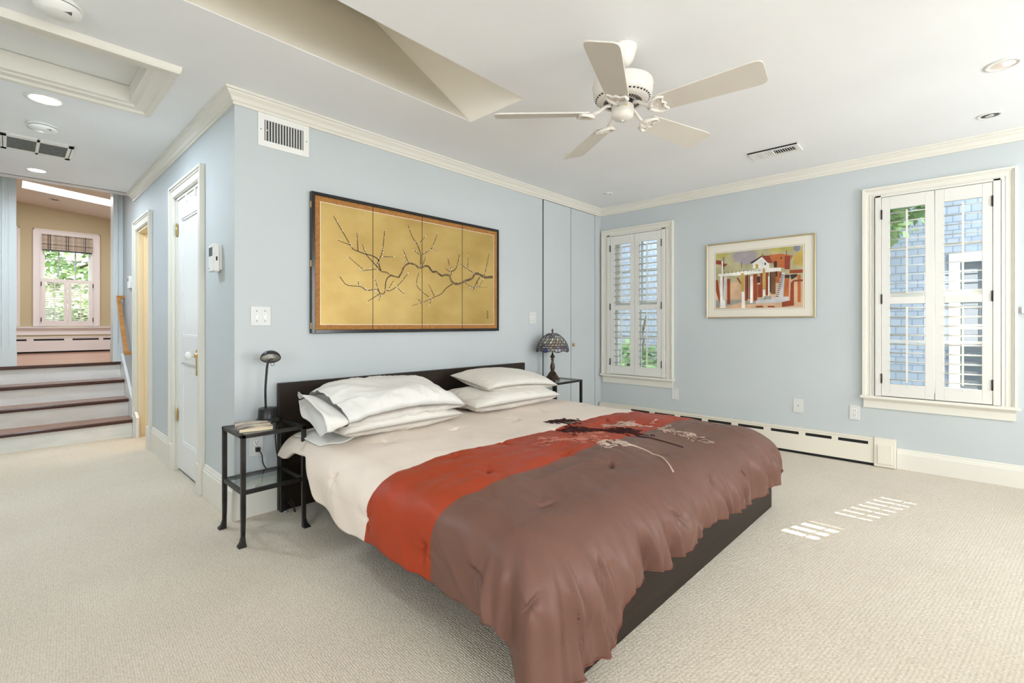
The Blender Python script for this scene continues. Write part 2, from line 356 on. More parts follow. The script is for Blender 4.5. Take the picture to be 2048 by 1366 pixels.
WC=[("sand",[(1.679,1.601),(0.935,1.592),(0.935,1.276),(1.679,1.287)]),("sky",[(1.679,1.823),(0.935,1.824),(0.935,1.578),(1.679,1.585)]),("mauve",[(1.499,1.82),(1.356,1.82),(1.301,1.799),(1.328,1.712),(1.398,1.688),(1.499,1.727),(1.528,1.784)]),("olive",[(1.679,1.823),(1.58,1.821),(1.566,1.796),(1.618,1.77),(1.679,1.768)]),("olive",[(1.193,1.828),(1.012,1.823),(1.025,1.785),(1.127,1.781),(1.193,1.788)]),("slate",[(1.006,1.824),(0.962,1.822),(0.956,1.784),(0.987,1.77),(1.009,1.797)]),("ochre",[(0.981,1.766),(0.935,1.775),(0.935,1.648),(1.006,1.654),(1.006,1.718)]),("grey",[(1.679,1.371),(1.441,1.363),(1.441,1.34),(1.543,1.312),(1.679,1.292)]),("grey",[(1.406,1.346),(1.315,1.347),(1.315,1.321),(1.406,1.316)]),("rust",[(1.679,1.565),(1.66,1.564),(1.629,1.322),(1.641,1.323),(1.679,1.459)]),("rust",[(1.618,1.597),(1.603,1.596),(1.603,1.361),(1.618,1.361)]),("rust",[(1.573,1.57),(1.545,1.568),(1.545,1.324),(1.573,1.325)]),("rust",[(1.488,1.576),(1.47,1.575),(1.441,1.516),(1.452,1.509)]),("rust",[(1.411,1.59),(1.39,1.589),(1.39,1.35),(1.411,1.35)]),("dark",[(1.395,1.597),(1.383,1.596),(1.383,1.368),(1.395,1.369)]),("rust",[(1.379,1.588),(1.365,1.587),(1.365,1.364),(1.379,1.364)]),("rust",[(1.339,1.6),(1.304,1.597),(1.304,1.348),(1.339,1.349)]),("dark",[(1.306,1.575),(1.28,1.573),(1.28,1.514),(1.306,1.515)]),("rust",[(1.302,1.5),(1.26,1.498),(1.26,1.379),(1.302,1.38)]),("rust",[(1.279,1.603),(1.26,1.602),(1.26,1.423),(1.279,1.424)]),("rust",[(1.234,1.615),(1.209,1.613),(1.209,1.395),(1.234,1.396)]),("dark",[(1.199,1.612),(1.186,1.611),(1.186,1.42),(1.199,1.421)]),("brown",[(1.189,1.611),(1.152,1.608),(1.152,1.404),(1.189,1.405)]),("orange",[(1.152,1.608),(1.12,1.606),(1.12,1.504),(1.152,1.506)]),("dark",[(1.152,1.612),(1.137,1.611),(1.137,1.563),(1.152,1.564)]),("rust",[(1.12,1.599),(1.095,1.597),(1.095,1.546),(1.12,1.548)]),("dark",[(1.082,1.574),(1.04,1.571),(1.04,1.542),(1.082,1.545)]),("orange",[(1.079,1.545),(1.044,1.543),(1.047,1.378),(1.088,1.379)]),("dark",[(1.037,1.571),(0.981,1.574),(0.981,1.553),(1.025,1.527)]),("rust",[(1.031,1.499),(1.006,1.526),(1.006,1.297),(1.101,1.286),(1.101,1.336),(1.037,1.341)]),("orange",[(0.978,1.567),(0.953,1.565),(0.953,1.324),(0.978,1.325)]),("rust",[(1.006,1.522),(0.938,1.525),(0.938,1.507),(1.006,1.508)]),("white",[(1.656,1.6),(1.656,1.622),(1.499,1.626),(1.26,1.646),(1.108,1.641),(1.108,1.611),(1.26,1.605),(1.492,1.596)]),("rust",[(1.04,1.614),(0.938,1.612),(0.938,1.581),(1.04,1.584)]),("white",[(1.639,1.606),(1.614,1.604),(1.614,1.287),(1.639,1.287)]),("white",[(1.618,1.361),(1.588,1.36),(1.588,1.288),(1.618,1.288)]),("pale",[(1.603,1.596),(1.577,1.594),(1.588,1.36),(1.614,1.361)]),("white",[(1.367,1.579),(1.344,1.578),(1.344,1.329),(1.367,1.33)]),("white",[(1.441,1.447),(1.418,1.446),(1.411,1.283),(1.441,1.284)]),("ochre",[(1.448,1.616),(1.421,1.614),(1.421,1.438),(1.448,1.44)]),("ochre",[(1.258,1.654),(1.238,1.652),(1.238,1.445),(1.258,1.445)]),("white",[(1.258,1.449),(1.236,1.448),(1.236,1.348),(1.258,1.349)]),("white",[(1.213,1.569),(1.203,1.568),(1.203,1.391),(1.213,1.392)]),("white",[(1.367,1.7),(1.27,1.755),(1.203,1.682),(1.203,1.642),(1.342,1.651),(1.342,1.691)]),("red",[(1.273,1.765),(1.203,1.759),(1.173,1.687),(1.216,1.694)]),("dark",[(1.367,1.7),(1.36,1.711),(1.27,1.763),(1.267,1.752),(1.349,1.697)]),("ochre",[(1.32,1.69),(1.295,1.688),(1.295,1.649),(1.32,1.651)]),("dark",[(1.243,1.697),(1.231,1.696),(1.231,1.674),(1.243,1.675)]),("orange",[(1.203,1.765),(1.108,1.766),(1.012,1.74),(1.034,1.7),(1.037,1.628),(1.108,1.641),(1.16,1.645),(1.179,1.698)]),("red",[(1.079,1.743),(1.037,1.739),(1.037,1.62),(1.079,1.623)]),("dark",[(1.166,1.705),(1.141,1.702),(1.141,1.644),(1.166,1.646)]),("dark",[(1.111,1.736),(1.1,1.735),(1.1,1.717),(1.111,1.718)]),("pale",[(1.101,1.597),(1.077,1.595),(1.091,1.372),(1.15,1.374)]),("pale",[(1.318,1.343),(1.294,1.373),(1.127,1.372),(1.047,1.378),(1.047,1.342),(1.127,1.323),(1.315,1.325)]),("grey",[(1.25,1.389),(1.186,1.387),(1.186,1.357),(1.25,1.36)]),("red",[(1.679,1.76),(1.627,1.751),(1.627,1.712),(1.679,1.72)]),("red",[(1.629,1.725),(1.567,1.714),(1.595,1.689),(1.629,1.692)]),("white",[(1.624,1.747),(1.612,1.746),(1.612,1.612),(1.624,1.613)]),("rust",[(1.315,1.301),(1.256,1.3),(1.256,1.286),(1.315,1.287)]),("rust",[(1.216,1.299),(1.16,1.297),(1.16,1.283),(1.216,1.285)]),("dark",[(1.066,1.789),(1.061,1.789),(1.061,1.745),(1.066,1.746)]),("dark",[(1.261,1.784),(1.256,1.783),(1.256,1.761),(1.261,1.762)]),("dark",[(1.608,1.784),(1.603,1.784),(1.603,1.658),(1.608,1.659)]),("dark",[(1.443,1.722),(1.439,1.722),(1.439,1.661),(1.443,1.661)]),("dark",[(1.106,1.576),(1.082,1.574),(1.083,1.568),(1.108,1.569)]),("dark",[(1.109,1.559),(1.086,1.557),(1.087,1.551),(1.111,1.551)]),("dark",[(1.113,1.541),(1.089,1.54),(1.091,1.534),(1.115,1.534)]),("dark",[(1.117,1.524),(1.093,1.523),(1.095,1.517),(1.119,1.517)]),("dark",[(1.121,1.507),(1.097,1.506),(1.098,1.5),(1.123,1.5)]),("dark",[(1.125,1.49),(1.101,1.488),(1.102,1.483),(1.127,1.483)]),("dark",[(1.129,1.473),(1.105,1.471),(1.106,1.466),(1.131,1.465)]),("dark",[(1.133,1.455),(1.109,1.454),(1.11,1.448),(1.135,1.448)]),("dark",[(1.137,1.438),(1.113,1.437),(1.114,1.431),(1.139,1.431)]),("dark",[(1.141,1.421),(1.117,1.42),(1.118,1.414),(1.143,1.414)]),("dark",[(1.145,1.403),(1.12,1.402),(1.122,1.397),(1.147,1.396)]),("dark",[(1.149,1.386),(1.124,1.385),(1.126,1.379),(1.15,1.379)]),("dark",[(1.599,1.643),(1.596,1.642),(1.596,1.617),(1.599,1.617)]),("dark",[(1.563,1.642),(1.56,1.642),(1.56,1.618),(1.563,1.618)]),("dark",[(1.528,1.642),(1.525,1.641),(1.525,1.618),(1.528,1.618)]),("dark",[(1.493,1.641),(1.49,1.641),(1.49,1.619),(1.493,1.619)]),("dark",[(1.458,1.641),(1.455,1.641),(1.455,1.619),(1.458,1.619)]),("dark",[(1.423,1.641),(1.42,1.64),(1.42,1.62),(1.423,1.62)]),("dark",[(1.389,1.64),(1.386,1.64),(1.386,1.62),(1.389,1.62)]),("dark",[(1.356,1.64),(1.353,1.64),(1.353,1.621),(1.356,1.621)]),("dark",[(1.322,1.639),(1.319,1.639),(1.319,1.621),(1.322,1.621)]),("dark",[(1.289,1.639),(1.286,1.639),(1.286,1.622),(1.289,1.622)]),("dark",[(1.256,1.639),(1.254,1.638),(1.254,1.622),(1.256,1.622)]),("dark",[(1.304,1.354),(1.3,1.354),(1.287,1.371),(1.291,1.371)]),("dark",[(1.289,1.354),(1.285,1.354),(1.272,1.37),(1.276,1.37)]),("dark",[(1.274,1.353),(1.27,1.353),(1.257,1.37),(1.261,1.37)]),("dark",[(1.259,1.353),(1.255,1.353),(1.242,1.369),(1.246,1.369)]),("dark",[(1.244,1.352),(1.24,1.352),(1.227,1.369),(1.231,1.369)]),("grey",[(1.481,1.65),(1.474,1.65),(1.474,1.638),(1.481,1.638)]),("grey",[(1.465,1.649),(1.458,1.649),(1.458,1.636),(1.465,1.637)]),("grey",[(1.449,1.648),(1.442,1.647),(1.442,1.635),(1.449,1.636)]),("grey",[(1.433,1.647),(1.426,1.646),(1.426,1.634),(1.433,1.634)]),("grey",[(1.418,1.645),(1.411,1.645),(1.411,1.633),(1.418,1.633)]),("grey",[(1.402,1.644),(1.395,1.644),(1.395,1.631),(1.402,1.632)]),("grey",[(1.386,1.643),(1.379,1.642),(1.379,1.63),(1.386,1.631)]),("grey",[(1.371,1.642),(1.364,1.641),(1.364,1.629),(1.371,1.63)]),("grey",[(1.356,1.64),(1.349,1.64),(1.349,1.628),(1.356,1.628)]),("grey",[(1.34,1.639),(1.333,1.639),(1.333,1.627),(1.34,1.627)]),("grey",[(1.325,1.638),(1.318,1.638),(1.318,1.626),(1.325,1.626)]),("grey",[(1.31,1.637),(1.303,1.636),(1.303,1.624),(1.31,1.625)]),("grey",[(1.295,1.636),(1.288,1.635),(1.288,1.623),(1.295,1.624)]),("grey",[(1.28,1.634),(1.273,1.634),(1.273,1.622),(1.28,1.623)])]
# ------------------------------------------------------------ room dimensions
XB, YA, XC, ZC = 4.763, 3.016, 0.89, 2.475
UZ = 0.71
YH = 6.18       # end of the hall ceiling
WT = .16

# floor
mb = MB(); mb.box(-2.4, XB+WT, -2.4, YA+.02, -.12, 0); mb.box(-1.15, XC+.02, YA+.02, 6.06, -.12, 0)
mb.box(XC+.02, 2.4, 5.2, 6.6, -.12, 0)
struct('floor', mb, CARPET, 'cream loop-pile carpet running from bedroom into hall')
# ceiling with the sloping recess (cut out between RX0..RX1, RY0..RY1)
RX0, RX1, RY0, RY1 = -1.6, 2.098, 1.857, 2.326
mb = MB()
mb.box(-2.4, RX0, -2.4, YA+WT, ZC, ZC+.14); mb.box(RX1, XB+WT, -2.4, YA+WT, ZC, ZC+.14)
mb.box(RX0, RX1, -2.4, RY0, ZC, ZC+.14)
HX0, HX1, HY0, HY1 = -.62, .50, 3.06, 3.60      # attic hatch opening
mb.box(RX0, RX1, RY1, YA+.02, ZC, ZC+.003)
mb.box(-1.15, HX0, YA+.02, YH, ZC, ZC+.14); mb.box(HX1, XC+.10, YA+.02, YH, ZC, ZC+.14)
mb.box(HX0, HX1, YA+.02, HY0, ZC, ZC+.14); mb.box(HX0, HX1, HY1, YH, ZC, ZC+.14)
struct('ceiling', mb, CEIL, 'flat white ceiling over bedroom and hall')
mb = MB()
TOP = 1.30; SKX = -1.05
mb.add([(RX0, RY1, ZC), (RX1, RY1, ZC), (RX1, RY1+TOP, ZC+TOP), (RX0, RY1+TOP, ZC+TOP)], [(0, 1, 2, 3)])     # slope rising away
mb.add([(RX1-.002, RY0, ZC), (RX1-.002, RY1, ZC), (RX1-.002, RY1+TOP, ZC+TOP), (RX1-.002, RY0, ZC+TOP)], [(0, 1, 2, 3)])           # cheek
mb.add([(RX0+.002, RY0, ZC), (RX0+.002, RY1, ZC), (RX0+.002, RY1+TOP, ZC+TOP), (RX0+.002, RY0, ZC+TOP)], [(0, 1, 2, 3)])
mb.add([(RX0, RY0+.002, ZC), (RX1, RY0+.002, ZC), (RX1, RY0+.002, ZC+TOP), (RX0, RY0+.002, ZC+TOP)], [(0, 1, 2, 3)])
mb.add([(SKX, RY0, ZC+TOP), (RX1, RY0, ZC+TOP), (RX1, RY1+TOP, ZC+TOP), (SKX, RY1+TOP, ZC+TOP)], [(0, 1, 2, 3)])   # lid, with an unseen opening added to light the recess
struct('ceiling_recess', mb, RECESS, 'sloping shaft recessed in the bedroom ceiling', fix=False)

# walls
mb = MB(); wall_slab(mb, 'y', YA, YA+WT, XC, XB+WT, 0, ZC+.1, [])
struct('wall_back', mb, PAINT, 'pale blue wall behind the bed')
W1 = (2.205, 2.885, .60, 2.14)       # y0,y1,z0,z1 openings
W2 = (-.255, .425, .60, 2.145)
mb = MB(); wall_slab(mb, 'x', XB, XB+WT, -2.4, YA+WT, 0, ZC+.1, [W1, W2])
struct('wall_right', mb, PAINT, 'pale blue wall with the two shuttered windows')
D1 = (3.70, 4.41, 0, 2.105); D2 = (5.36, 5.99, 0, 2.07)
mb = MB(); wall_slab(mb, 'x', XC, XC+.13, YA+WT, 7.05, 0, 3.2, [D1, D2])
struct('wall_hall_right', mb, HALLPAINT, 'pale blue hall wall with closet door and doorway')
FW = [(-.15, 1.35, .75, 2.15), (2.55, 4.05, .75, 2.15)]
mb = MB(); wall_slab(mb, 'y', -2.4, -2.24, -2.4, XB+WT, 0, ZC+.1, FW); struct('wall_front', mb, PAINT)
mb = MB(); wall_slab(mb, 'x', -2.4, -2.24, -2.4, YA+WT, 0, ZC+.1, [(-1.15, .35, .75, 2.15)]); struct('wall_left', mb, PAINT)
mb = MB(); mb.box(-2.4, -1.0, YA, YA+WT, 0, ZC+.1); struct('wall_bedroom_end', mb, PAINT)
mb = MB(); mb.box(-1.15, -1.0, YA+WT, 7.05, 0, 3.2); struct('wall_hall_left', mb, HALLPAINT)
# bathroom behind the open doorway
mb = MB(); mb.box(2.4, 2.5, 5.1, 6.7, 0, 2.5); mb.box(XC+.13, 2.5, 5.1, 5.2, 0, 2.5); mb.box(XC+.13, 2.5, 6.6, 6.7, 0, 2.5); mb.box(XC+.13, 2.5, 5.1, 6.7, 2.45, 2.55)
struct('wall_side_room', mb, CREAMROOM)

# crown moulding ------------------------------------------------
CR = [(0, 0), (.012, 0), (.012, .016), (.020, .020), (.030, .040), (.048, .055), (.052, .064), (.062, .066), (.062, .078), (0, .078)]
z0 = ZC - .078
def station(x, y, ox, oy): return ((x, y, z0), (ox, oy, 0), (0, 0, 1))
mb = MB()
mb.sweep(CR, [station(XC, YH, -1, 0), station(XC, YA, -1, -1), station(XB, YA, -1, -1), station(XB, -2.24, -1, 1), station(-2.24, -2.24, 1, 1), station(-2.24, YA, 1, -1), station(-1.0, YA, 1, -1), station(-1.0, YH, 1, 0)])
struct('trim_1', mb, TRIM, 'white crown moulding around the ceiling')
# baseboards
BBH, BT = .155, .018
BP = [(0, 0), (BT, 0), (BT, .118), (.014, .124), (.013, .132), (.008, .14), (.008, .15), (.004, BBH), (0, BBH)]
BP2 = [(0, 0), (BT, 0), (BT, .165), (.013, .172), (.014, .182), (.008, .192), (.008, .202), (.003, .208), (0, .208)]
def bb(name, pts, prof=BP):
    mb = MB(); mb.sweep(prof, [((x, y, 0), (ox, oy, 0), (0, 0, 1)) for x, y, ox, oy in pts]); return struct(name, mb, TRIM)
bb('baseboard_right', [(XB, .300, -1, 0), (XB, -2.24, -1, 1), (-2.24, -2.24, 1, 1), (-2.24, YA, 1, -1), (-1.0, YA, 1, -1), (-1.0, 5.85, 1, 0)])
bb('baseboard_back', [(XC, 3.60, -1, 0), (XC, YA, -1, -1), (3.62, YA, 0, -1)], BP2)
bb('baseboard_hall', [(XC, 5.255, -1, 0), (XC, 4.53, -1, 0)], BP2)

# ------------------------------------------------------------ doors
def casing(mb, axis, face, out, lo, hi, ztop, w=.09, zb=0.0, t=.022, plinth=True):
    """flat door casing with back band; axis 'x' means wall plane x=face, out is -1/+1"""
    def B(a, b, z0, z1, d0, d1):
        if axis == 'x': mb.box(face+out*d0, face+out*d1, a, b, z0, z1)
        else: mb.box(a, b, face+out*d0, face+out*d1, z0, z1)
    for a, b, s in ((lo-w, lo, -1), (hi, hi+w, 1)):
        B(a+.0015, b, zb, ztop, 0, t*.75)
        if s < 0: B(a, a+.018, zb, ztop+w, 0, t*1.5); B(a+.018, a+.030, zb, ztop+w-.018, 0, t*1.1); B(b-.016, b-.004, zb, ztop+.004, 0, t)
        else: B(b-.018, b, zb, ztop+w, 0, t*1.5); B(b-.030, b-.018, zb, ztop+w-.018, 0, t*1.1); B(a+.004, a+.016, zb, ztop+.004, 0, t)
        if plinth: B(a-.002, b+.002, zb, zb+.20, 0, t*1.6)
    B(lo-w+.019, hi+w-.019, ztop, ztop+w-.0015, 0, t*.75)
    B(lo-w+.018, hi+w-.018, ztop+w-.018, ztop+w, 0, t*1.5); B(lo-w+.018, hi+w-.018, ztop+w-.030, ztop+w-.018, 0, t*1.1); B(lo-.016, hi+.016, ztop+.004, ztop+.016, 0, t)

d1 = thing('door_1', 'white two-panel closet door with porcelain knob in the hall', 'door', (XC, 4.05, 0), kind='structure')
mb = MB(); casing(mb, 'x', XC, -1, D1[0], D1[1], D1[3])
mb.box(XC, XC+.13, D1[0], D1[0]+.02, 0, D1[3]); mb.box(XC, XC+.13, D1[1]-.02, D1[1], 0, D1[3]); mb.box(XC, XC+.13, D1[0], D1[1], D1[3]-.02, D1[3])
mb.build('door_frame', TRIM, d1, bevel=.002)
def panel_leaf(y0, y1, z0, z1, xf, th, panels):
    mb = MB(); ys = [y0, y1]; st = .11
    pz = []
    for a, b in panels: pz += [(a, b)]
    mb.box(xf, xf+th, y0, y0+st, z0, z1); mb.box(xf, xf+th, y1-st, y1, z0, z1)
    edges = [z0] + [v for p in panels for v in p] + [z1]
    for i in range(0, len(edges), 2): mb.box(xf, xf+th, y0+st, y1-st, edges[i], edges[i+1])
    for a, b in panels:
        mb.box(xf+.014, xf+th-.01, y0+st-.01, y1-st+.01, a-.01, b+.01)
        for q0, q1, r0, r1 in ((y0+st, y0+st+.012, a, b), (y1-st-.012, y1-st, a, b), (y0+st, y1-st, a, a+.012), (y0+st, y1-st, b-.012, b)): mb.box(xf+.005, xf+.016, q0, q1, r0, r1)
    return mb
leaf = panel_leaf(D1[0]+.023, D1[1]-.023, .022, D1[3]-.024, XC+.008, .035, [(.23, .84), (1.04, 1.93)]).build('door_leaf', WHITE, d1, bevel=.002)
kb = MB(); RX = Matrix.Rotation(-pi/2, 4, 'Y')
kb.lathe([(.011, 0), (.010, .02), (.014, .026), (.025, .034), (.030, .046), (.028, .058), (.016, .066), (0, .068)], (XC+.006, 3.845, .91), 24, M=RX)
kb.build('door_knob', PORC, leaf)
kb = MB(); kb.lathe([(.0, .0), (.024, 0), (.024, .003), (.012, .006), (.012, .018), (0, .018)], (XC+.008, 3.845, .91), 24, M=RX); kb.box(XC+.004, XC+.010, 3.833, 3.857, .77, .95)
kb.build('knob_rose', BRASS, leaf)
for z in (.43, 1.86):
    h = MB(); h.tube([(XC+.002, D1[1]-.021, z-.045), (XC+.002, D1[1]-.021, z+.045)], .007, 10); h.box(XC-.001, XC+.003, D1[1]-.048, D1[1]-.003, z-.045, z+.045)
    h.tube([(XC+.002, D1[1]-.021, z-.052), (XC+.002, D1[1]-.021, z+.052)], .004)
    h.build('hinge', BRASS, d1)
cl = MB(); cl.box(XC+.13, XC+.9, 3.45, 3.5, 0, 2.5); cl.box(XC+.13, XC+.9, 4.6, 4.65, 0, 2.5); cl.box(XC+.9, XC+.95, 3.45, 4.65, 0, 2.5); cl.box(XC+.13, XC+.95, 3.45, 4.65, 2.5, 2.55); cl.box(XC+.02, XC+.95, 3.45, 4.65, -.1, -.002)
struct('wall_closet', cl, WHITE)
# two over-door hooks on the closet door
for i, y in enumerate((3.86, 4.10)):
    h = MB(); zt = D1[3]-.022
    h.box(XC-.003, XC+.046, y-.009, y+.009, zt-.0005, zt+.0012); h.box(XC-.0025, XC-.0005+.008, y-.009, y+.009, zt-.05, zt)
    h.tube([(XC-.003, y, zt-.045), (XC-.012, y, zt-.062), (XC-.026, y, zt-.062), (XC-.030, y, zt-.046)], .003, 8)
    tag(h.build('door_hook', PLATEW), ['white over-door hook nearer the door handle side of the closet', 'white over-door hook nearer the hinge side of the closet'][i], 'hook', 'hooks over the closet door')

d2 = thing('door_2', 'white cased doorway opening into a cream lit room', 'doorway', (XC, 5.67, 0), kind='structure')
mb = MB(); casing(mb, 'x', XC, -1, D2[0], D2[1], D2[3], w=.095)
mb.build('door_frame', TRIM, d2, bevel=.002)
mb = MB(); mb.box(XC, XC+.14, D2[0], D2[0]+.02, 0, D2[3]); mb.box(XC, XC+.14, D2[1]-.02, D2[1], 0, D2[3]); mb.box(XC, XC+.14, D2[0], D2[1], D2[3]-.02, D2[3])
mb.box(XC+.05, XC+.09, D2[1]-.034, D2[1]-.02, 0, D2[3]-.02); mb.box(XC+.05, XC+.09, D2[0]+.02, D2[0]+.034, 0, D2[3]-.02)
mb.build('door_jamb', CREAMROOM, d2, bevel=.002)
mb = MB(); mb.box(XC+.15, XC+.78, D2[1]-.005, D2[1]+.03, .02, 2.03); mb.box(XC+.26, XC+.68, D2[1]-.010, D2[1]-.004, 1.05, 1.9); mb.box(XC+.26, XC+.68, D2[1]-.010, D2[1]-.004, .22, .85)
mb.build('door_leaf', CREAMROOM, d2, bevel=.004)
lamp('upper_room_light', 'AREA', (.5, 8.0, 2.75), 26, (1.0, .96, .95), .9, 1.2, (0, .15, -1))
lamp('side_room_light', 'AREA', (1.7, 5.7, 2.42), 14, (1.0, .88, .70), .5, None, (0, 0, -1))

# flush closet doors at the right end of the headboard wall
ZCR = ZC-.078
for nm, a, b, lb in (('door_3', 3.70, 4.164, 'flush pale blue closet door beside the wall switch'), ('door_4', 4.170, 4.636, 'flush pale blue closet door with small star-shaped knob')):
    t = thing(nm, lb, 'door', ((a+b)/2, YA, 0), kind='structure')
    mb = MB(); mb.box(a, b-.004, YA-.012, YA+.0, .02, ZCR-.006); mb.build('door_leaf', PAINT, t, bevel=.0015)
    if nm == 'door_4':
        mb = MB(); Mf = Matrix.Rotation(pi/2, 4, 'X')
        mb.lathe([(.0, 0), (.006, 0), (.006, .012), (.012, .016), (.013, .022), (0, .026)], (4.20, YA-.012, .905), 16, M=Mf)
        for k in range(5):
            an = 2*pi*k/5+.3; mb.lathe([(0, .010), (.006, .014), (.006, .022), (0, .026)], (4.20+.014*cos(an), YA-.012, .905+.014*sin(an)), 10, M=Mf)
        mb.build('door_knob', BRASS, t)
mb = MB(); mb.box(3.692, 4.642, YA-.0035, YA-.0005, .0, ZCR-.001); struct('trim_2', mb, DARK)
mb = MB(); mb.box(4.642, 4.762, YA-.012, YA, 0, ZCR-.004); struct('trim_3', mb, PAINT)

# ------------------------------------------------------------ windows in the right wall
def casing_win(mb, x, out, y0, y1, z0, z1, w=.078):
    def B(a, b, c, d, t): mb.box(x, x+out*t, a, b, c, d)
    for a, b in ((y0-w, y0), (y1, y1+w)): B(a+.0015, b-.0015, z0, z1, .018)
    B(y0-w+.0015, y1+w-.0015, z1, z1+w-.0015, .018)
    B(y0-w, y0-w+.016, z0, z1+w, .034); B(y1+w-.016, y1+w, z0, z1+w, .034); B(y0-w+.016, y1+w-.016, z1+w-.016, z1+w, .034)
    B(y0-w+.016, y0-w+.026, z0, z1+w-.016, .026); B(y1+w-.026, y1+w-.016, z0, z1+w-.016, .026); B(y0-w+.026, y1+w-.026, z1+w-.026, z1+w-.016, .026)
    B(y0-.030, y0-.020, z0, z1+.030, .022); B(y1+.020, y1+.030, z0, z1+.030, .022); B(y0-.02, y1+.02, z1+.020, z1+.030, .022)
    B(y0-.014, y0, z0, z1, .022); B(y1, y1+.014, z0, z1, .022); B(y0, y1, z1, z1+.014, .022)

def sash_set(t, y0, y1, z0, z1, xo, cols=2, rows_top=2, meet=None):
    """double hung sash: returns nothing, adds parts to t"""
    meet = meet or (z0+z1)/2
    for k, (a, b, x) in enumerate(((meet-.02, z1, xo+.035), (z0, meet+.02, xo))):
        m = MB(); fw = .045
        m.box(x, x+.032, y0, y0+fw, a, b); m.box(x, x+.032, y1-fw, y1, a, b); m.box(x, x+.032, y0+fw, y1-fw, a, a+fw); m.box(x, x+.032, y0+fw, y1-fw, b-fw, b)
        sash = m.build('sash', WHITE, t)
        m = MB()
        for c in range(1, cols): yy = y0+(y1-y0)*c/cols; m.box(x+.006, x+.026, yy-.010, yy+.010, a+fw, b-fw)
        for r in range(1, rows_top): zz = a+(b-a)*r/rows_top; m.box(x+.008, x+.024, y0+fw, y1-fw, zz-.010, zz+.010)
        m.build('muntin', WHITE, sash)
        m = MB(); m.box(x+.014, x+.018, y0+fw-.005, y1-fw+.005, a+fw-.005, b-fw+.005); m.build('pane', PANE, sash)

def window(nm, op, lb):
    y0, y1, z0, z1 = op
    t = thing(nm, lb, 'window', (XB, (y0+y1)/2, 0), kind='structure')
    m = MB(); casing_win(m, XB, -1, y0-.014, y1+.014, .555, z1); m.build('casing', TRIM, t, bevel=.0015)
    m = MB(); m.box(XB-.055, XB+.02, y0-.105, y1+.105, .535, .557)
    SP = [(0, 0), (.014, 0), (.014, .055), (.022, .062), (.030, .075), (.034, .080), (0, .080)]
    m.build('sill', TRIM, t, bevel=.004)
    m = MB(); m.sweep(SP, [((XB, y0-.085, .457), (-1, 0, 0), (0, 0, 1)), ((XB, y1+.085, .457), (-1, 0, 0), (0, 0, 1))]); m.build('apron', TRIM, t)
    m = MB(); m.box(XB, XB+.17, y0-.004, y0+.012, z0-.05, z1); m.box(XB, XB+.17, y1-.012, y1+.004, z0-.05, z1); m.box(XB, XB+.17, y0, y1, z1-.012, z1+.004); m.box(XB+.0, XB+.19, y0, y1, z0-.045, z0-.0)
    m.build('jamb', TRIM, t)
    sash_set(t, y0+.012, y1-.012, z0, z1-.012, XB+.085, 2, 2)
window('window_1', W1, 'narrow window in white casing near the room corner')
window('window_2', W2, 'window in white casing at the right of the picture')

def shutter_unit(nm, lb, y0, y1, ym, tilt_up, tilt_lo, zt=2.135, zb=.562):
    """y0<ym<y1: two hinged panels"""
    t = thing(nm, lb, 'shutters', (XB, ym, zb), group='plantation shutters in the bedroom windows')
    xf = XB-.030
    m = MB(); f = .040
    m.box(xf-.004, XB-.003, y0-f, y0-.002, zb-.003, zt+.018); m.box(xf-.004, XB-.003, y1+.002, y1+f, zb-.003, zt+.018); m.box(xf-.004, XB-.003, y0-f, y1+f, zt+.003, zt+.018)
    m.build('shutter_frame', SHUT, t, bevel=.002)
    for k, (a, b) in enumerate(((y0, ym-.0015), (ym+.0015, y1))):
        st = .052; m = MB(); x0, x1 = xf, xf+.028
        m.box(x0, x1, a, a+st, zb, zt); m.box(x0, x1, b-st, b, zb, zt)
        for p, q in ((zb, .66), (1.289, 1.344), (2.038, zt)): m.box(x0, x1, a+st, b-st, p, q)
        pan = m.build('shutter_panel', SHUT, t, bevel=.002)
        for (p, q, tl, n) in ((1.344, 2.038, tilt_up, 10), (.66, 1.289, tilt_lo, 9)):
            m = MB(); sp = (q-p)/n
            for i in range(n):
                zc = p + sp*(i+.5); M = Matrix.Translation(((x0+x1)/2, 0, zc)) @ Matrix.Rotation(tl, 4, 'Y')
                prof = []
                for j in range(12):
                    an = 2*pi*j/12; prof.append((.029*cos(an), .0038*sin(an)))
                vs = [M @ Vector((u, yy, w)) for yy in (a+st+.001, b-st-.001) for u, w in prof]
                fs = [(j, (j+1) % 12, 12+(j+1) % 12, 12+j) for j in range(12)] + [tuple(range(12)), tuple(range(23, 11, -1))]
                m.add(vs, fs, 0, True)
            m.build('louvers', SHUT, pan)
            yc = (a+b)/2; m = MB(); xr = (x0+x1)/2-.034
            m.box(xr-.006, xr+.004, yc-.006, yc+.006, p+sp*.35, q-sp*.35+.0); m.build('tilt_rod', SHUT, pan)
        ye = a if k == 0 else b
        for z in (.70, 1.33, 2.0):
            m = MB(); m.tube([(xf-.006, ye, z-.038), (xf-.006, ye, z+.038)], .0045, 8); m.box(xf-.003, xf+.001, ye-.006, ye+.006, z-.036, z+.036); m.build('hinge', HINGE, pan)
        yc = (a+b)/2
        for z in (.655, 1.292):
            m = MB(); m.tube([(xf-.002, yc, z-.012), (xf-.010, yc, z-.004), (xf-.012, yc, z+.004)], .0018, 6); m.build('rod_catch', PLATEW, pan)
shutter_unit('window_shutter', 'two-panel white louvered shutter in the narrow window beside the closet', 2.236, 2.860, 2.552, -.42, .20)
shutter_unit('window_shutter', 'wide two-panel white louvered shutter in the window beyond the watercolor, far from the closet', -.225, .393, .079, -.10, .20)

